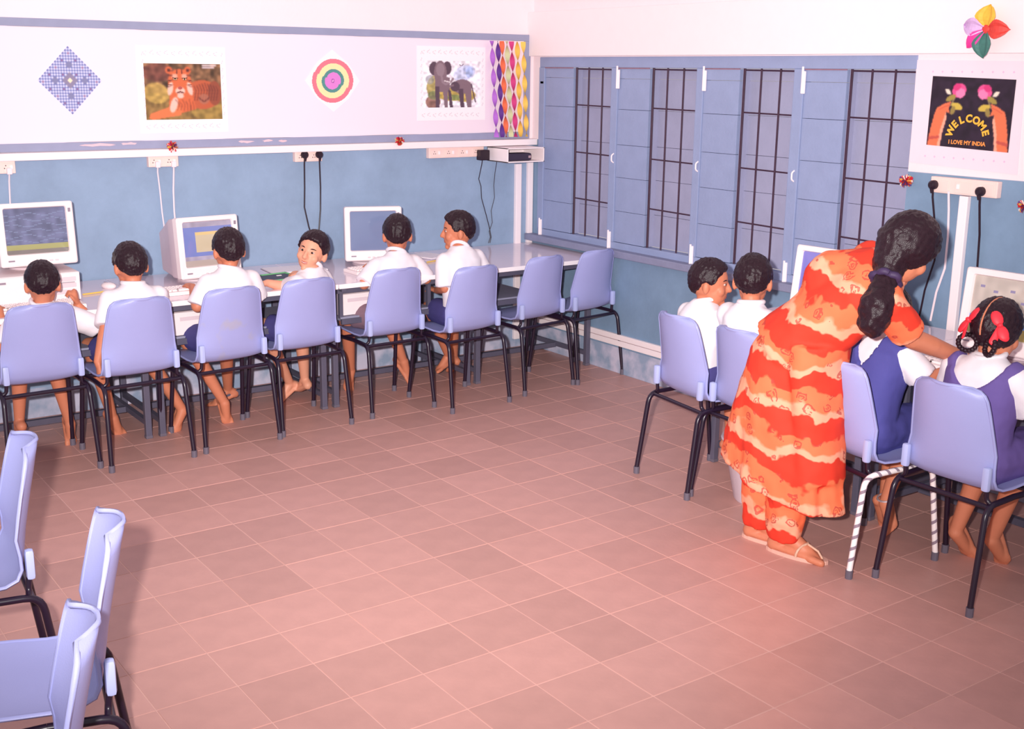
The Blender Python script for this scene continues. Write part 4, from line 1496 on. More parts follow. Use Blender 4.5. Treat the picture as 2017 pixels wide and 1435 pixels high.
def add_face(parent, c, R, F, U, s, smile=False, skin=None):
    for e in (-1, 1):
        ec = c + R * e * 0.0285 * s + U * 0.000 * s + F * 0.0690 * s
        ey = MB().ell(ec, (R * 0.0130 * s, F * 0.007 * s, U * 0.0056 * s), 12, 8).build('eye', M_eye, parent, smooth=True, world=True)
        MB().ell(ec + F * 0.0055 * s, (R * 0.0074 * s, F * 0.0032 * s, U * 0.0058 * s), 10, 6).build('iris', M_iris, ey, smooth=True, world=True)
        MB().tube([ec + R * e * (-0.014 + 0.030 * q) * s + U * (0.0165 + 0.004 * math.sin(math.pi * q)) * s + F * (0.0075 - 0.014 * q * q) * s for q in (0, 0.33, 0.66, 1)], [0.0022 * s, 0.0034 * s, 0.003 * s, 0.0015 * s], 6).build('eyebrow', M_hair, parent, smooth=True, world=True)
    mo = c - U * 0.062 * s + F * 0.0815 * s
    pts = [mo + R * q * (0.029 if smile else 0.023) * s + U * (0.013 if smile else 0.002) * q * q * s - F * 0.012 * q * q * s for q in (-1, -0.5, 0, 0.5, 1)]
    MB().tube([p + U * 0.003 * s for p in pts], [0.0012 * s, 0.0026 * s, 0.0032 * s, 0.0026 * s, 0.0012 * s], 8).build('upper_lip', M_lip, parent, smooth=True, world=True)
    MB().tube([p - U * 0.005 * s - F * 0.002 * s for p in pts], [0.0012 * s, 0.0030 * s, 0.0038 * s, 0.0030 * s, 0.0012 * s], 8).build('lower_lip', M_lip, parent, smooth=True, world=True)
    if smile:
        MB().tube([p - U * 0.001 * s + F * 0.0025 * s for p in pts[1:-1]], [0.0016 * s, 0.0026 * s, 0.0016 * s], 6).build('teeth', M_eye, parent, smooth=True, world=True)


def trunk_rings(hip, neck, S, spec, bow=0.0, n=28):
    """spec: (t, half width, half depth) along hip->neck"""
    ax = (neck - hip)
    D0 = S.cross(ax).normalized()
    if D0.dot(Vector((0, 0, 1))) > 0.9:
        D0 = -D0
    rings = []
    for t, hw, hd in spec:
        c = hip + ax * t - D0 * 0.0 + D0 * bow * math.sin(math.pi * min(1, max(0, t)))
        ring = []
        for j in range(n):
            a = 2 * math.pi * j / n
            ca, sa = math.cos(a), math.sin(a)
            ring.append(c + S * hw * math.copysign(abs(ca) ** 0.85, ca) + D0 * hd * math.copysign(abs(sa) ** 0.85, sa))
        rings.append(ring)
    return rings


def child(label, O, face, hipz, neck, head, look, armL, armR, legL, legR, kind='boy', bottom=None, skin=None, s=1.0,
          part=0.0, yw=0.098, smile=False, seed=0.0, shoulder=0.118, hidden_legs=False, handL=((0, 1, 0), (0, 0, -1), 0.35), handR=((0, 1, 0), (0, 0, -1), 0.35), lookup=(0, 0, 1)):
    """neck/head/arms/legs are world points; face is the heading of the pelvis in degrees"""
    skin = skin or M_skin
    a = math.radians(face)
    Fw = Vector((math.cos(a), math.sin(a), 0))
    S = Fw.cross(Vector((0, 0, 1)))
    hip = Vector((O[0], O[1], hipz))
    neck, head = Vector(neck), Vector(head)
    neck = neck.lerp(head, 0.22)
    t = thing('person', label, 'person', (O[0], O[1], 0), 0, 'pupils at the computers')
    R, F, U = frame3(look, lookup)
    b = MB()
    add_head(b, head, R, F, U, s, kind == 'boy')
    nk_top = head - U * 0.055 * s - F * 0.022 * s
    b.cap(neck - (nk_top - neck) * 0.2, nk_top, 0.040 * s, 0.037 * s)
    b.loft(trunk_rings(hip - Vector((0, 0, 0.02)), neck, S, [(0, 0.10, 0.075), (0.3, 0.10, 0.075), (0.75, 0.105, 0.075), (0.95, 0.06, 0.05)]))
    sh = {}
    for e, arm, hd in ((-1, armL, handL), (1, armR, handR)):
        sp = neck + S * e * shoulder * s + (hip - neck).normalized() * 0.066 * s
        sh[e] = sp
        el, wr = Vector(arm[0]), Vector(arm[1])
        b.cap(neck + (hip - neck).normalized() * 0.05, sp, 0.045, 0.040 * s)
        b.cap(sp, el, 0.038 * s, 0.031 * s)
        b.cap(el, el.lerp(wr, 0.35), 0.031 * s, 0.031 * s)
        b.cap(el.lerp(wr, 0.3), wr, 0.031 * s, 0.021 * s)
        add_hand(b, wr, hd[0], hd[1], 0.128 * s, hd[2], thumb=-e)
    th = {}
    for e, leg in ((-1, legL), (1, legR)):
        hp = hip + S * e * 0.062 * s
        kn, an = Vector(leg[0]), Vector(leg[1])
        th[e] = (hp, kn)
        b.cap(hp, kn, 0.062 * s, 0.044 * s)
        mid = kn.lerp(an, 0.35) - Fw * 0.012
        b.cap(kn, mid, 0.042 * s, 0.041 * s)
        b.cap(mid, an, 0.041 * s, 0.025 * s)
        add_foot(b, an, leg[2], 0.175 * s, leg[3] if len(leg) > 3 else (0, 0, 1), toes=-e)
    mesh_child('body', remesh(b, 0.0052, 3), skin, t)
    if kind == 'boy':
        hb = hair_cap(head, R, F, U, s, 'boy', part, 0.013, seed)
        hb.build('hair', M_hair, t, smooth=True, world=True)
    add_face(t, head, R, F, U, s, smile)
    # shirt or blouse
    m = MB()
    low = -0.06 if kind == 'boy' else 0.0
    m.loft(trunk_rings(hip, neck, S, [(low, 0.122 * s, 0.084), (0.12, 0.124 * s, 0.086), (0.35, 0.124 * s, 0.086), (0.6, 0.130 * s, 0.090), (0.8, 0.132 * s, 0.088), (0.93, 0.100 * s, 0.070), (1.0, 0.064 * s, 0.058), (1.04, 0.050 * s, 0.050)]))
    for e, arm in ((-1, armL), (1, armR)):
        sp, el = sh[e], Vector(arm[0])
        m.cap(neck + (hip - neck).normalized() * 0.055, sp, 0.060 * s, 0.050 * s)
        if kind == 'boy':
            m.cap(sp, sp.lerp(el, 0.97), 0.054 * s, 0.060 * s, end=False)
        else:
            m.cap(sp, sp.lerp(el, 0.85), 0.056 * s, 0.066 * s, end=False)
    mesh_child('shirt' if kind == 'boy' else 'blouse', remesh(m, 0.0085, 4, 0.0045, 11, seed + 3), M_shirt, t)
    # collar
    cm = MB()
    nd = (nk_top - neck).normalized()
    cu = nd.orthogonal().normalized()
    cv = nd.cross(cu)
    cen = neck + nd * 0.010
    rg = []
    for k in range(21):
        q = 2 * math.pi * k / 20
        rg.append(cen + (cu * math.cos(q) + cv * math.sin(q)) * 0.051 * s)
    cm.tube(rg, 0.011 * s, 8)
    cm.build('collar', M_shirt, t, smooth=True, world=True)
    # shorts or pinafore
    bt = MB()
    if kind == 'boy':
        bt.loft(trunk_rings(hip - Vector((0, 0, 0.05)), neck, S, [(0, 0.116 * s, 0.080), (0.15, 0.120 * s, 0.084), (0.25, 0.112 * s, 0.080)]))
        for e in (-1, 1):
            hp, kn = th[e]
            bt.cap(hp - Vector((0, 0, 0.0)), hp.lerp(kn, 0.72), 0.080 * s, 0.076 * s, end=False)
        mesh_child('shorts', remesh(bt, 0.0085, 4, 0.003, 12, seed + 9), bottom or M_navy, t)
    else:
        bt.loft(trunk_rings(hip, neck, S, [(-0.10, 0.150 * s, 0.125), (0.1, 0.146 * s, 0.118), (0.35, 0.138 * s, 0.108), (0.6, 0.142 * s, 0.106), (0.8, 0.142 * s, 0.099), (0.94, 0.105 * s, 0.078), (1.0, 0.066 * s, 0.060)]))
        for e in (-1, 1):
            hp, kn = th[e]
            bt.cap(neck + (hip - neck).normalized() * 0.058, sh[e].lerp(neck, 0.18), 0.066 * s, 0.060 * s)
            bt.cap(hp, hp.lerp(kn, 1.0), 0.100 * s, 0.095 * s, end=False)
        bt.cap(th[-1][0].lerp(th[-1][1], 0.5), th[1][0].lerp(th[1][1], 0.5), 0.09, 0.09)
        axn = (neck - hip)
        D0 = S.cross(axn).normalized()

        def yoke(p):
            q = Vector(p) - hip
            tt = q.dot(axn) / axn.length_squared
            ss = q.dot(S)
            # round neckline, back and front, with a short slit
            d = ((ss / (yw * s)) ** 2 + (max(0, 1.02 - tt) / 0.34) ** 2) ** 0.5
            k = max(0.0, min(1.0, (1.06 - d) / 0.10)) if tt < 1.05 else 1.0
            if 0.55 < tt < 0.75 and abs(ss) < 0.010 * (tt - 0.52) / 0.2:
                k = 1.0
            return -0.032 * k
        mesh_child('pinafore', remesh(bt, 0.0075, 4, 0.004, 12, seed + 9, yoke), bottom or M_navy, t)
    return t, head, R, F, U, s


# ---- back row
X_, Z_ = (1, 0, 0), (0, 0, 1)
child('small boy at the leftmost monitor with fist beside his ear', (-3.545, -0.880), 90, 0.51, (-3.530, -0.865, 0.770), (-3.512, -0.845, 0.895), (0.20, 1, -0.25),
      ((-3.72, -0.90, 0.62), (-3.70, -0.76, 0.775)), ((-3.27, -0.85, 0.655), (-3.345, -0.80, 0.765)),
      ((-3.60, -0.62, 0.505), (-3.62, -0.60, 0.16), (0, 0.7, -0.5)), ((-3.45, -0.62, 0.50), (-3.375, -0.60, 0.115), (0.05, -0.35, -0.9), (0.1, -1, 0.3)),
      seed=1.0, s=0.97, handR=((-0.15, -0.05, 1), (-1, 0.3, 0), 1.3))
child('boy with straight back, one hand gripping his chair seat', (-3.105, -0.955), 90, 0.515, (-3.095, -0.90, 0.830), (-3.090, -0.855, 0.952), (0.02, 1, -0.18),
      ((-3.262, -0.965, 0.67), (-3.318, -0.985, 0.515)), ((-2.95, -0.84, 0.70), (-2.99, -0.66, 0.780)),
      ((-3.265, -0.67, 0.525), (-3.145, -0.56, 0.10), (0.35, -0.3, -0.75), (0, -0.6, 0.3)), ((-3.02, -0.65, 0.505), (-2.80, -0.66, 0.11), (-0.45, -0.55, -0.75), (0.2, -0.6, 0.6)),
      seed=2.0, bottom=M_navy, part=0.0, handL=((0.05, -0.1, -1), (1, 0, 0), 1.0))
child('boy at the second monitor seen from behind, collar up', (-2.615, -0.935), 90, 0.52, (-2.590, -0.885, 0.860), (-2.572, -0.845, 0.988), (0.08, 1, -0.10),
      ((-2.775, -0.90, 0.715), (-2.72, -0.70, 0.780)), ((-2.43, -0.86, 0.715), (-2.50, -0.68, 0.780)),
      ((-2.775, -0.66, 0.525), (-2.57, -0.68, 0.12), (0.15, -0.35, -0.9), (0, -1, 0.3)), ((-2.53, -0.62, 0.51), (-2.42, -0.36, 0.10), (-0.9, 0.1, -0.25)),
      seed=3.0, bottom=M_navy)
child('smiling boy turned round to face the camera', (-2.160, -0.880), 120, 0.515, (-2.115, -0.870, 0.820), (-2.092, -0.845, 0.945), (-0.74, -0.66, 0.08),
      ((-2.215, -0.80, 0.745), (-2.335, -0.785, 0.780)), ((-1.99, -0.79, 0.70), (-2.08, -0.66, 0.785)),
      ((-2.335, -0.66, 0.525), (-2.06, -0.42, 0.10), (-0.7, -0.1, -0.35)), ((-2.08, -0.60, 0.51), (-2.0, -0.50, 0.13), (0, 0.9, -0.3)),
      seed=4.0, bottom=M_navy, skin=M_skin2, smile=True, lookup=(0.22, -0.15, 1), handL=((-1, -0.1, -0.05), (0, 0, -1), 0.25))
child('boy leaning on the desk at the right back monitor, elbow out', (-1.605, -0.845), 90, 0.52, (-1.545, -0.795, 0.850), (-1.500, -0.735, 0.983), (0.42, 0.92, -0.15),
      ((-1.765, -0.815, 0.725), (-1.60, -0.635, 0.785)), ((-1.345, -0.80, 0.715), (-1.41, -0.60, 0.785)),
      ((-1.790, -0.62, 0.53), (-1.655, -0.42, 0.125), (-0.3, -0.35, -0.7), (-0.3, -0.8, 0.5)), ((-1.52, -0.58, 0.515), (-1.36, -0.55, 0.17), (0.45, -0.35, -0.75), (0.3, -0.8, 0.5)),
      seed=5.0, bottom=M_brownsh, s=1.02)
child('boy in profile looking left, navy shorts, feet crossed', (-1.205, -0.985), 95, 0.52, (-1.187, -0.925, 0.870), (-1.170, -0.870, 1.000), (-0.86, 0.50, -0.05),
      ((-1.315, -0.965, 0.685), (-1.27, -0.80, 0.640)), ((-1.00, -0.93, 0.70), (-1.04, -0.76, 0.775)),
      ((-1.25, -0.68, 0.515), (-1.00, -0.50, 0.145), (-0.85, -0.15, -0.22)), ((-1.10, -0.68, 0.515), (-0.935, -0.46, 0.115), (0.1, 0.8, -0.5)),
      seed=6.0, bottom=M_navy)
# ---- window row
child('boy at the window row in profile, nose towards his neighbour', (-1.035, -2.745), 0, 0.52, (-0.985, -2.735, 0.825), (-0.960, -2.742, 0.950), (0.66, -0.75, -0.05),
      ((-0.93, -2.60, 0.70), (-0.76, -2.62, 0.785)), ((-0.92, -2.88, 0.69), (-0.78, -2.84, 0.785)),
      ((-0.72, -2.70, 0.51), (-0.70, -2.68, 0.12), (0.9, 0, -0.3)), ((-0.72, -2.84, 0.51), (-0.70, -2.86, 0.12), (0.9, 0, -0.3)),
      seed=7.0, shoulder=0.104, handL=((1, 0, 0), (0, 0, -1), 0.3), handR=((1, 0, 0), (0, 0, -1), 0.3))
child('boy with round cropped head and both ears showing, next to the woman', (-1.040, -3.085), 0, 0.52, (-1.000, -3.045, 0.868), (-0.965, -3.015, 1.002), (0.80, 0.60, -0.12),
      ((-0.94, -2.91, 0.71), (-0.77, -2.95, 0.785)), ((-0.93, -3.23, 0.71), (-0.77, -3.18, 0.785)),
      ((-0.72, -3.03, 0.51), (-0.70, -3.03, 0.12), (0.9, 0, -0.3)), ((-0.72, -3.17, 0.51), (-0.70, -3.18, 0.12), (0.9, 0, -0.3)),
      seed=8.0, s=1.05, shoulder=0.128, handL=((1, 0, 0), (0, 0, -1), 0.3), handR=((1, 0, 0), (0, 0, -1), 0.3))
g1 = child('girl in blue pinafore, head hidden behind the arm of the woman', (-1.115, -3.770), 0, 0.52, (-1.010, -3.780, 0.868), (-0.970, -3.768, 0.978), (1, 0.05, -0.35),
           ((-0.93, -3.63, 0.69), (-0.76, -3.66, 0.785)), ((-0.965, -3.955, 0.735), (-0.855, -3.965, 0.765)),
           ((-0.78, -3.72, 0.51), (-0.80, -3.70, 0.13), (0.5, 0, -0.8)), ((-0.80, -3.82, 0.50), (-0.885, -3.765, 0.155), (-0.25, -0.42, -0.85), (-0.75, -0.25, 0.5)),
           'girl', M_navy2, seed=10.0, yw=0.05, s=0.97, handL=((1, 0, 0), (0, 0, -1), 0.3), handR=((0.8, -0.35, 0.0), (0, 0, -1), 0.5))
g2 = child('girl in violet pinafore with looped braids and red ribbons', (-1.055, -4.225), 0, 0.52, (-0.985, -4.230, 0.862), (-0.945, -4.225, 0.992), (1, 0.0, -0.30),
           ((-0.93, -4.06, 0.70), (-0.80, -4.02, 0.775)), ((-0.92, -4.40, 0.70), (-0.76, -4.36, 0.785)),
           ((-0.78, -4.16, 0.50), (-0.835, -4.075, 0.115), (0.15, -0.35, -0.8), (-0.8, 0, 0.5)), ((-0.76, -4.30, 0.50), (-0.775, -4.20, 0.11), (0.1, -0.25, -0.9), (-0.9, 0, 0.4)),
           'girl', M_violet, seed=11.0, s=1.06, handL=((1, 0.1, 0), (0, 0, -1), 0.3), handR=((1, 0, 0), (0, 0, -1), 0.3))
for gi, (t, hc, R, F, U, s) in enumerate((g1, g2)):
    hb = hair_cap(hc, R, F, U, s, 'woman', 0.02, 0.012, 20 + gi)
    hb.build('hair', M_hair, t, smooth=True, world=True)
    cc = hc + U * 0.012 * s - F * 0.008 * s
    MB().tube([cc - F * math.sin(q) * (0.090 * s + 0.0075 * s) + U * math.cos(q) * (0.092 * s + 0.0075 * s) + R * 0.0015 for q in [0.15 + k * 0.16 for k in range(13)]], 0.0032, 6).build('parting', M_skin, t, smooth=True, world=True)
    for e in ((-1, 1) if gi == 1 else ()):
        base = hc + R * e * 0.034 * s - U * 0.042 * s - F * 0.070 * s
        # looped braid: plaited bulges along a loop
        lp = MB()
        for k in range(17):
            q = k / 16 * 2 * math.pi
            p0 = base + R * e * (0.010 + 0.028 * math.sin(q)) - U * (0.030 - 0.030 * math.cos(q)) - F * (0.014 + 0.016 * math.sin(q))
            lp.ell(p0, (R * 0.010, F * 0.010, U * 0.010), 10, 6)
        lp.build('braid_loop', M_hair, t, smooth=True, world=True)
        bw = MB()
        bc = hc + R * e * 0.060 * s + U * 0.008 * s - F * 0.086 * s
        ax1 = (U * 0.80 - R * e * 0.55 - F * 0.10).normalized()
        nrm = (-F * 0.75 + R * e * 0.65).normalized()
        nrm = (nrm - ax1 * nrm.dot(ax1)).normalized()
        ax2 = ax1.cross(nrm)
        for sg in (-1, 1):
            bw.ell(bc + ax1 * 0.030 * sg, (ax1 * 0.031, ax2 * 0.021, nrm * 0.009), 14, 8)
            bw.cap(bc - ax1 * 0.004, bc - U * 0.050 + ax2 * 0.022 * sg + R * e * 0.012, 0.010, 0.014, 10, flat=0.35, side=ax2)
        bw.ell(bc, (ax1 * 0.010, ax2 * 0.012, nrm * 0.014), 10, 6)
        bw.build('ribbon_bow', M_ribbon, t, smooth=True, world=True)
t = g1[0]
MB().tube([Vector((-0.885, -3.765, 0.175)) + Vector((0.033 * math.cos(q), 0.033 * math.sin(q), 0.010 * math.cos(q))) for q in [2 * math.pi * k / 16 for k in range(17)]], 0.0045, 6).build('anklet', M_silver, t, smooth=True, world=True)
MB().tube([Vector((-0.845, -3.968, 0.765)) + Vector((0.004 * math.cos(q), 0.025 * math.cos(q), 0.025 * math.sin(q))) for q in [2 * math.pi * k / 16 for k in range(17)]], 0.005, 6).build('bangle', M_navy, t, smooth=True, world=True)


# ================================================================== WOMAN
def kurta_mat():
    m = bpy.data.materials.new('block_printed_cotton')
    m.use_nodes = True
    nt = m.node_tree
    b = nt.nodes['Principled BSDF']
    b.inputs['Roughness'].default_value = 0.75
    b.inputs['Specular IOR Level'].default_value = 0.2
    N, Lk = nt.nodes.new, nt.links.new
    tc = N('ShaderNodeTexCoord')
    mp = N('ShaderNodeMapping')
    Lk(tc.outputs['Object'], mp.inputs['Vector'])
    nz = N('ShaderNodeTexNoise')
    nz.inputs['Scale'].default_value = 6.5
    nz.inputs['Detail'].default_value = 3.0
    Lk(mp.outputs[0], nz.inputs['Vector'])
    sx = N('ShaderNodeSeparateXYZ')
    Lk(mp.outputs[0], sx.inputs[0])

    def math_(op, a, b_=None):
        n = N('ShaderNodeMath')
        n.operation = op
        for i, q in enumerate((a, b_)):
            if q is None:
                continue
            if isinstance(q, (int, float)):
                n.inputs[i].default_value = q
            else:
                Lk(q, n.inputs[i])
        return n.outputs[0]
    # wavy bands across the cloth, one every ~13 cm of height
    h = math_('ADD', math_('MULTIPLY', sx.outputs['Z'], 5.6), math_('MULTIPLY', nz.outputs['Fac'], 1.5))
    h = math_('ADD', h, math_('MULTIPLY', sx.outputs['Y'], -1.1))
    fr = math_('FRACT', h)
    cr = N('ShaderNodeValToRGB')
    e = cr.color_ramp.elements
    RED, ORA, CRE = lin((226, 62, 44)), lin((246, 118, 78)), lin((248, 166, 134))
    e[0].position, e[0].color = 0.0, (*RED, 1)
    e[1].position, e[1].color = 0.38, (*RED, 1)
    for pz, cc in ((0.43, CRE), (0.60, CRE), (0.68, ORA), (0.94, ORA), (0.99, RED)):
        q = e.new(pz)
        q.color = (*cc, 1)
    Lk(fr, cr.inputs['Fac'])
    # small printed motifs: broken rings and dashes in brown red ink
    vo = N('ShaderNodeTexVoronoi')
    vo.inputs['Scale'].default_value = 14.0
    nz2 = N('ShaderNodeTexNoise')
    nz2.inputs['Scale'].default_value = 22
    Lk(mp.outputs[0], nz2.inputs['Vector'])
    add = N('ShaderNodeVectorMath')
    add.operation = 'MULTIPLY_ADD'
    add.inputs[1].default_value = (0.05, 0.05, 0.05)
    Lk(nz2.outputs['Color'], add.inputs[0])
    Lk(mp.outputs[0], add.inputs[2])
    Lk(add.outputs[0], vo.inputs['Vector'])
    d = vo.outputs['Distance']
    ring1 = math_('COMPARE', d, 0.26)
    ring1.node.inputs[2].default_value = 0.045
    ring2 = math_('COMPARE', d, 0.12)
    ring2.node.inputs[2].default_value = 0.03
    wv = N('ShaderNodeTexNoise')
    wv.inputs['Scale'].default_value = 60
    Lk(mp.outputs[0], wv.inputs['Vector'])
    brk = math_('GREATER_THAN', wv.outputs['Fac'], 0.40)
    ink = math_('MULTIPLY', math_('MAXIMUM', ring1, ring2), brk)
    ink = math_('MULTIPLY', ink, math_('GREATER_THAN', fr, 0.40))
    ink = math_('MULTIPLY', ink, 0.75)
    mx = N('ShaderNodeMix')
    mx.data_type = 'RGBA'
    Lk(ink, mx.inputs['Factor'])
    Lk(cr.outputs['Color'], mx.inputs['A'])
    mx.inputs['B'].default_value = (*lin((176, 62, 58)), 1)
    Lk(mx.outputs['Result'], b.inputs['Base Color'])
    bn = N('ShaderNodeBump')
    bn.inputs['Strength'].default_value = 0.08
    n3 = N('ShaderNodeTexNoise')
    n3.inputs['Scale'].default_value = 140
    Lk(tc.outputs['Object'], n3.inputs['Vector'])
    Lk(n3.outputs['Fac'], bn.inputs['Height'])
    Lk(bn.outputs['Normal'], b.inputs['Normal'])
    return m


M_kurta = kurta_mat()
W = thing('person', 'woman in orange and red printed tunic bending over the seated girls', 'person', (-1.38, -3.60, 0))
hip = Vector((-1.36, -3.57, 0.83))
neck = Vector((-1.238, -3.940, 1.195))
S = Vector((-0.58, -0.72, -0.37)).normalized()       # her right, towards the camera
wh = Vector((-1.212, -3.998, 1.286))
R, F, U = frame3((0.93, -0.14, -0.50), (0.25, -0.25, 0.9))
b = MB()
ws = 1.14
add_head(b, wh, R, F, U, ws, False)
nt_ = wh - U * 0.06 - F * 0.03
b.cap(neck, nt_, 0.052, 0.046)
b.loft(trunk_rings(hip, neck, S, [(0, 0.10, 0.08), (0.4, 0.10, 0.075), (0.8, 0.12, 0.08), (0.97, 0.07, 0.055)]))
shR = neck + S * 0.165 + (hip - neck).normalized() * 0.05
shL = neck - S * 0.150 + (hip - neck).normalized() * 0.05
elR, wrR = Vector((-1.185, -4.035, 0.950)), Vector((-0.895, -4.085, 0.840))
elL, wrL = Vector((-1.02, -3.785, 1.00)), Vector((-0.86, -3.700, 0.815))
for sp, el, wr, e in ((shR, elR, wrR, 1), (shL, elL, wrL, -1)):
    b.cap(neck, sp, 0.055, 0.050)
    b.cap(sp, el, 0.048, 0.040)
    b.cap(el, el.lerp(wr, 0.35), 0.040, 0.038)
    b.cap(el.lerp(wr, 0.3), wr, 0.038, 0.026)
    add_hand(b, wr, (wr - el) + Vector((0.05, 0, -0.02)), (0, 0, -1), 0.165, 0.35, thumb=-e)
# feet: (ankle, toe direction)
ftR = (Vector((-1.372, -3.655, 0.085)), Vector((0.30, -0.95, -0.02)))
ftL = (Vector((-1.350, -3.500, 0.085)), Vector((0.35, -0.93, -0.02)))
for (an, td), e in ((ftR, 1), (ftL, -1)):
    kn = Vector((an.x - 0.0, an.y - 0.01, 0.47))
    b.cap(hip + S * 0.055 * e - Vector((0, 0, 0.06)), kn, 0.072, 0.056)
    b.cap(kn, kn.lerp(an, 0.4), 0.056, 0.054)
    b.cap(kn.lerp(an, 0.4), an, 0.054, 0.034)
    add_foot(b, an + Vector((0, 0, -0.002)), td, 0.235, toes=-e)
mesh_child('body', remesh(b, 0.0058, 3), M_skin, W)
add_face(W, wh, R, F, U, ws)
# hair: cap, gathered knot and long ponytail
hair_cap(wh, R, F, U, ws, 'woman', 0, 0.020, 31).build('hair', M_hair, W, smooth=True, world=True)
hp_ = MB()
k0 = Vector((-1.300, -3.990, 1.225))
k1 = Vector((-1.360, -4.020, 1.165))
k2 = Vector((-1.405, -4.030, 1.100))
k3 = Vector((-1.415, -4.030, 1.045))
hp_.cap(wh - F * 0.05, k0, 0.085, 0.060)
hp_.cap(k0, k1, 0.052, 0.046)
hp_.cap(k1, k2, 0.044, 0.064)
hp_.cap(k2, k3, 0.064, 0.058)
hp_.cap(k3, k3 + Vector((0.0, 0.0, -0.03)), 0.058, 0.035)
mesh_child('ponytail', remesh(hp_, 0.006, 3, 0.008, 26, 4.0), M_hair, W)
q0 = (k0 + k1) / 2
dd = (k1 - k0).normalized()
o1 = dd.orthogonal().normalized()
o2 = dd.cross(o1)
MB().tube([q0 + dd * 0.02 + (o1 * math.cos(q) + o2 * math.sin(q)) * (0.046 + 0.006 * math.sin(q * 6)) for q in [2 * math.pi * k / 36 for k in range(37)]], 0.014, 8).build('hair_tie', mat('dark_scrunchie', (62, 44, 78), 0.6, 0.25, 50), W, smooth=True, world=True)
# tunic
m = MB()


def yring(c, hy, hx, dz, n=36, wav=0.0, ph=0.0):
    ring = []
    for j in range(n):
        a = 2 * math.pi * j / n
        w = 1 + wav * math.sin(a * 7 + ph) + wav * 0.6 * math.sin(a * 12 + ph * 2)
        cy, cx_ = math.cos(a), math.sin(a)
        ring.append(Vector((c[0] + cx_ * hx * w, c[1] + cy * hy * w, c[2] - cy * dz)))
    return ring


# skirt of the tunic: hem falls lower at the front (towards -y) than at the back
m.loft([yring((-1.345, -3.590, 0.285), 0.290, 0.165, -0.070, wav=0.06), yring((-1.345, -3.585, 0.42), 0.272, 0.165, -0.045, wav=0.05, ph=0.3),
        yring((-1.350, -3.580, 0.565), 0.230, 0.165, -0.01, wav=0.03, ph=0.5), yring((-1.355, -3.575, 0.75), 0.165, 0.160, 0.01, wav=0.012), yring((-1.350, -3.590, 0.86), 0.140, 0.150, 0.03), yring((-1.335, -3.62, 0.93), 0.12, 0.14, 0.05)])
D0 = S.cross(neck - hip).normalized()
m.loft(trunk_rings(hip, neck, S, [(0.0, 0.158, 0.145), (0.25, 0.152, 0.135), (0.5, 0.152, 0.130), (0.75, 0.165, 0.128), (0.92, 0.140, 0.105), (1.02, 0.080, 0.070), (1.06, 0.060, 0.055)]))
for sp, el in ((shR, elR), (shL, elL)):
    m.cap(neck + (hip - neck).normalized() * 0.06, sp, 0.080, 0.074)
    m.cap(sp, sp.lerp(el, 0.80), 0.072, 0.070, end=False)
m.cap(Vector((-1.285, -3.685, 0.965)), Vector((-1.258, -3.722, 1.125)), 0.120, 0.122)
m.cap(Vector((-1.262, -3.715, 1.125)), Vector((-1.235, -3.88, 1.185)), 0.125, 0.098)
m.cap(Vector((-1.350, -3.585, 0.80)), Vector((-1.285, -3.685, 0.965)), 0.155, 0.122)
# loose front panel hanging from the chest
fr = hip.lerp(neck, 0.62) - Vector((0, 0.02, 0.06))
m.loft([[Vector((-1.345 + hx * math.cos(a), yc + hy * math.sin(a), z)) for a in [2 * math.pi * j / 24 for j in range(24)]] for z, yc, hy, hx in
        ((0.90, -3.74, 0.10, 0.14), (0.75, -3.74, 0.085, 0.14), (0.55, -3.765, 0.075, 0.13), (0.35, -3.79, 0.08, 0.12))])
mesh_child('tunic', remesh(m, 0.0085, 5, 0.007, 9, 2.0), M_kurta, W)
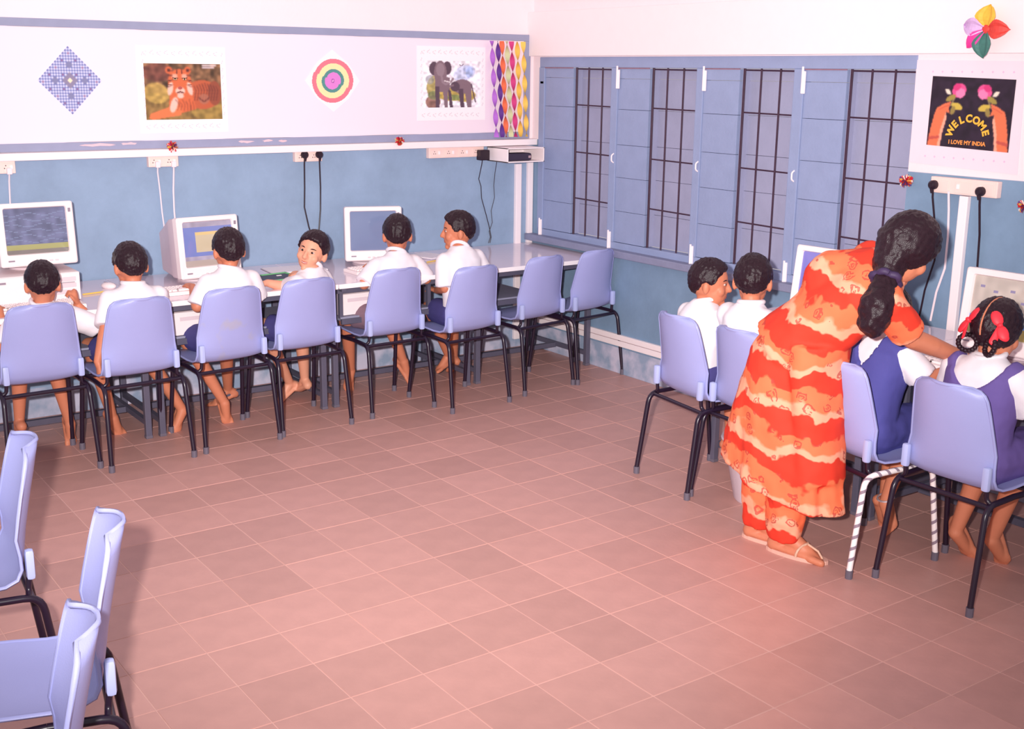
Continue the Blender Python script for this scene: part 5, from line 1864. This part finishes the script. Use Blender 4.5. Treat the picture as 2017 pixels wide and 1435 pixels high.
# trousers
m = MB()
for (an, td), e in ((ftR, 1), (ftL, -1)):
    rings = []
    for z, r in ((0.075, 0.068), (0.10, 0.075), (0.16, 0.082), (0.26, 0.088), (0.40, 0.098), (0.55, 0.105)):
        rings.append([Vector((an.x - 0.005 + r * 0.9 * math.cos(a) * (1 + 0.04 * math.sin(5 * a + z * 20)), an.y + r * math.sin(a) * (1 + 0.04 * math.sin(6 * a + z * 9)), z + (0.012 * math.sin(a + 1.2) if z < 0.12 else 0))) for a in [2 * math.pi * j / 24 for j in range(24)]])
    m.loft(rings)
mesh_child('trousers', remesh(m, 0.008, 3, 0.006, 16, 5.0), M_kurta, W)
# sandals
M_sole = mat('beige_sandal_sole', (226, 176, 160), 0.6, 0.05)
M_strap = mat('beaded_strap', (214, 170, 146), 0.4, 0.3, 120)
for (an, td), e in ((ftR, 1), (ftL, -1)):
    tt = Vector((td.x, td.y, 0)).normalized()
    sd = tt.cross(Vector((0, 0, 1)))
    so = MB()
    out = []
    for k in range(24):
        q = 2 * math.pi * k / 24
        along = 0.055 + 0.135 * math.cos(q)
        wd = 0.043 * (1.0 + 0.12 * math.cos(q)) * math.sin(q)
        out.append(Vector((an.x, an.y, 0)) + tt * along + sd * wd)
    so.loft([[p + Vector((0, 0, z)) for p in out] for z in (0.0, 0.016)])
    sn = so.build('sandal_sole', M_sole, W, world=True)
    c0 = Vector((an.x, an.y, 0)) + tt * 0.10
    MB().tube([c0 + sd * 0.047 * math.cos(q) + Vector((0, 0, 0.016 + 0.050 * math.sin(q))) - tt * 0.03 * abs(math.cos(q)) for q in [math.pi * k / 12 for k in range(13)]], 0.0055, 8).build('sandal_strap', M_strap, sn, smooth=True, world=True)
    MB().tube([c0 + Vector((0, 0, 0.064)), c0 + tt * 0.045 + Vector((0, 0, 0.045)), c0 + tt * 0.065 + Vector((0, 0, 0.018))], 0.005, 8).build('toe_post', M_strap, sn, smooth=True, world=True)
MB().tube([wrR.lerp(elR, 0.12) + Vector((0.004 * math.cos(q), 0.032 * math.cos(q), 0.032 * math.sin(q))) for q in [2 * math.pi * k / 16 for k in range(17)]], 0.004, 6).build('bangle', M_silver, W, smooth=True, world=True)
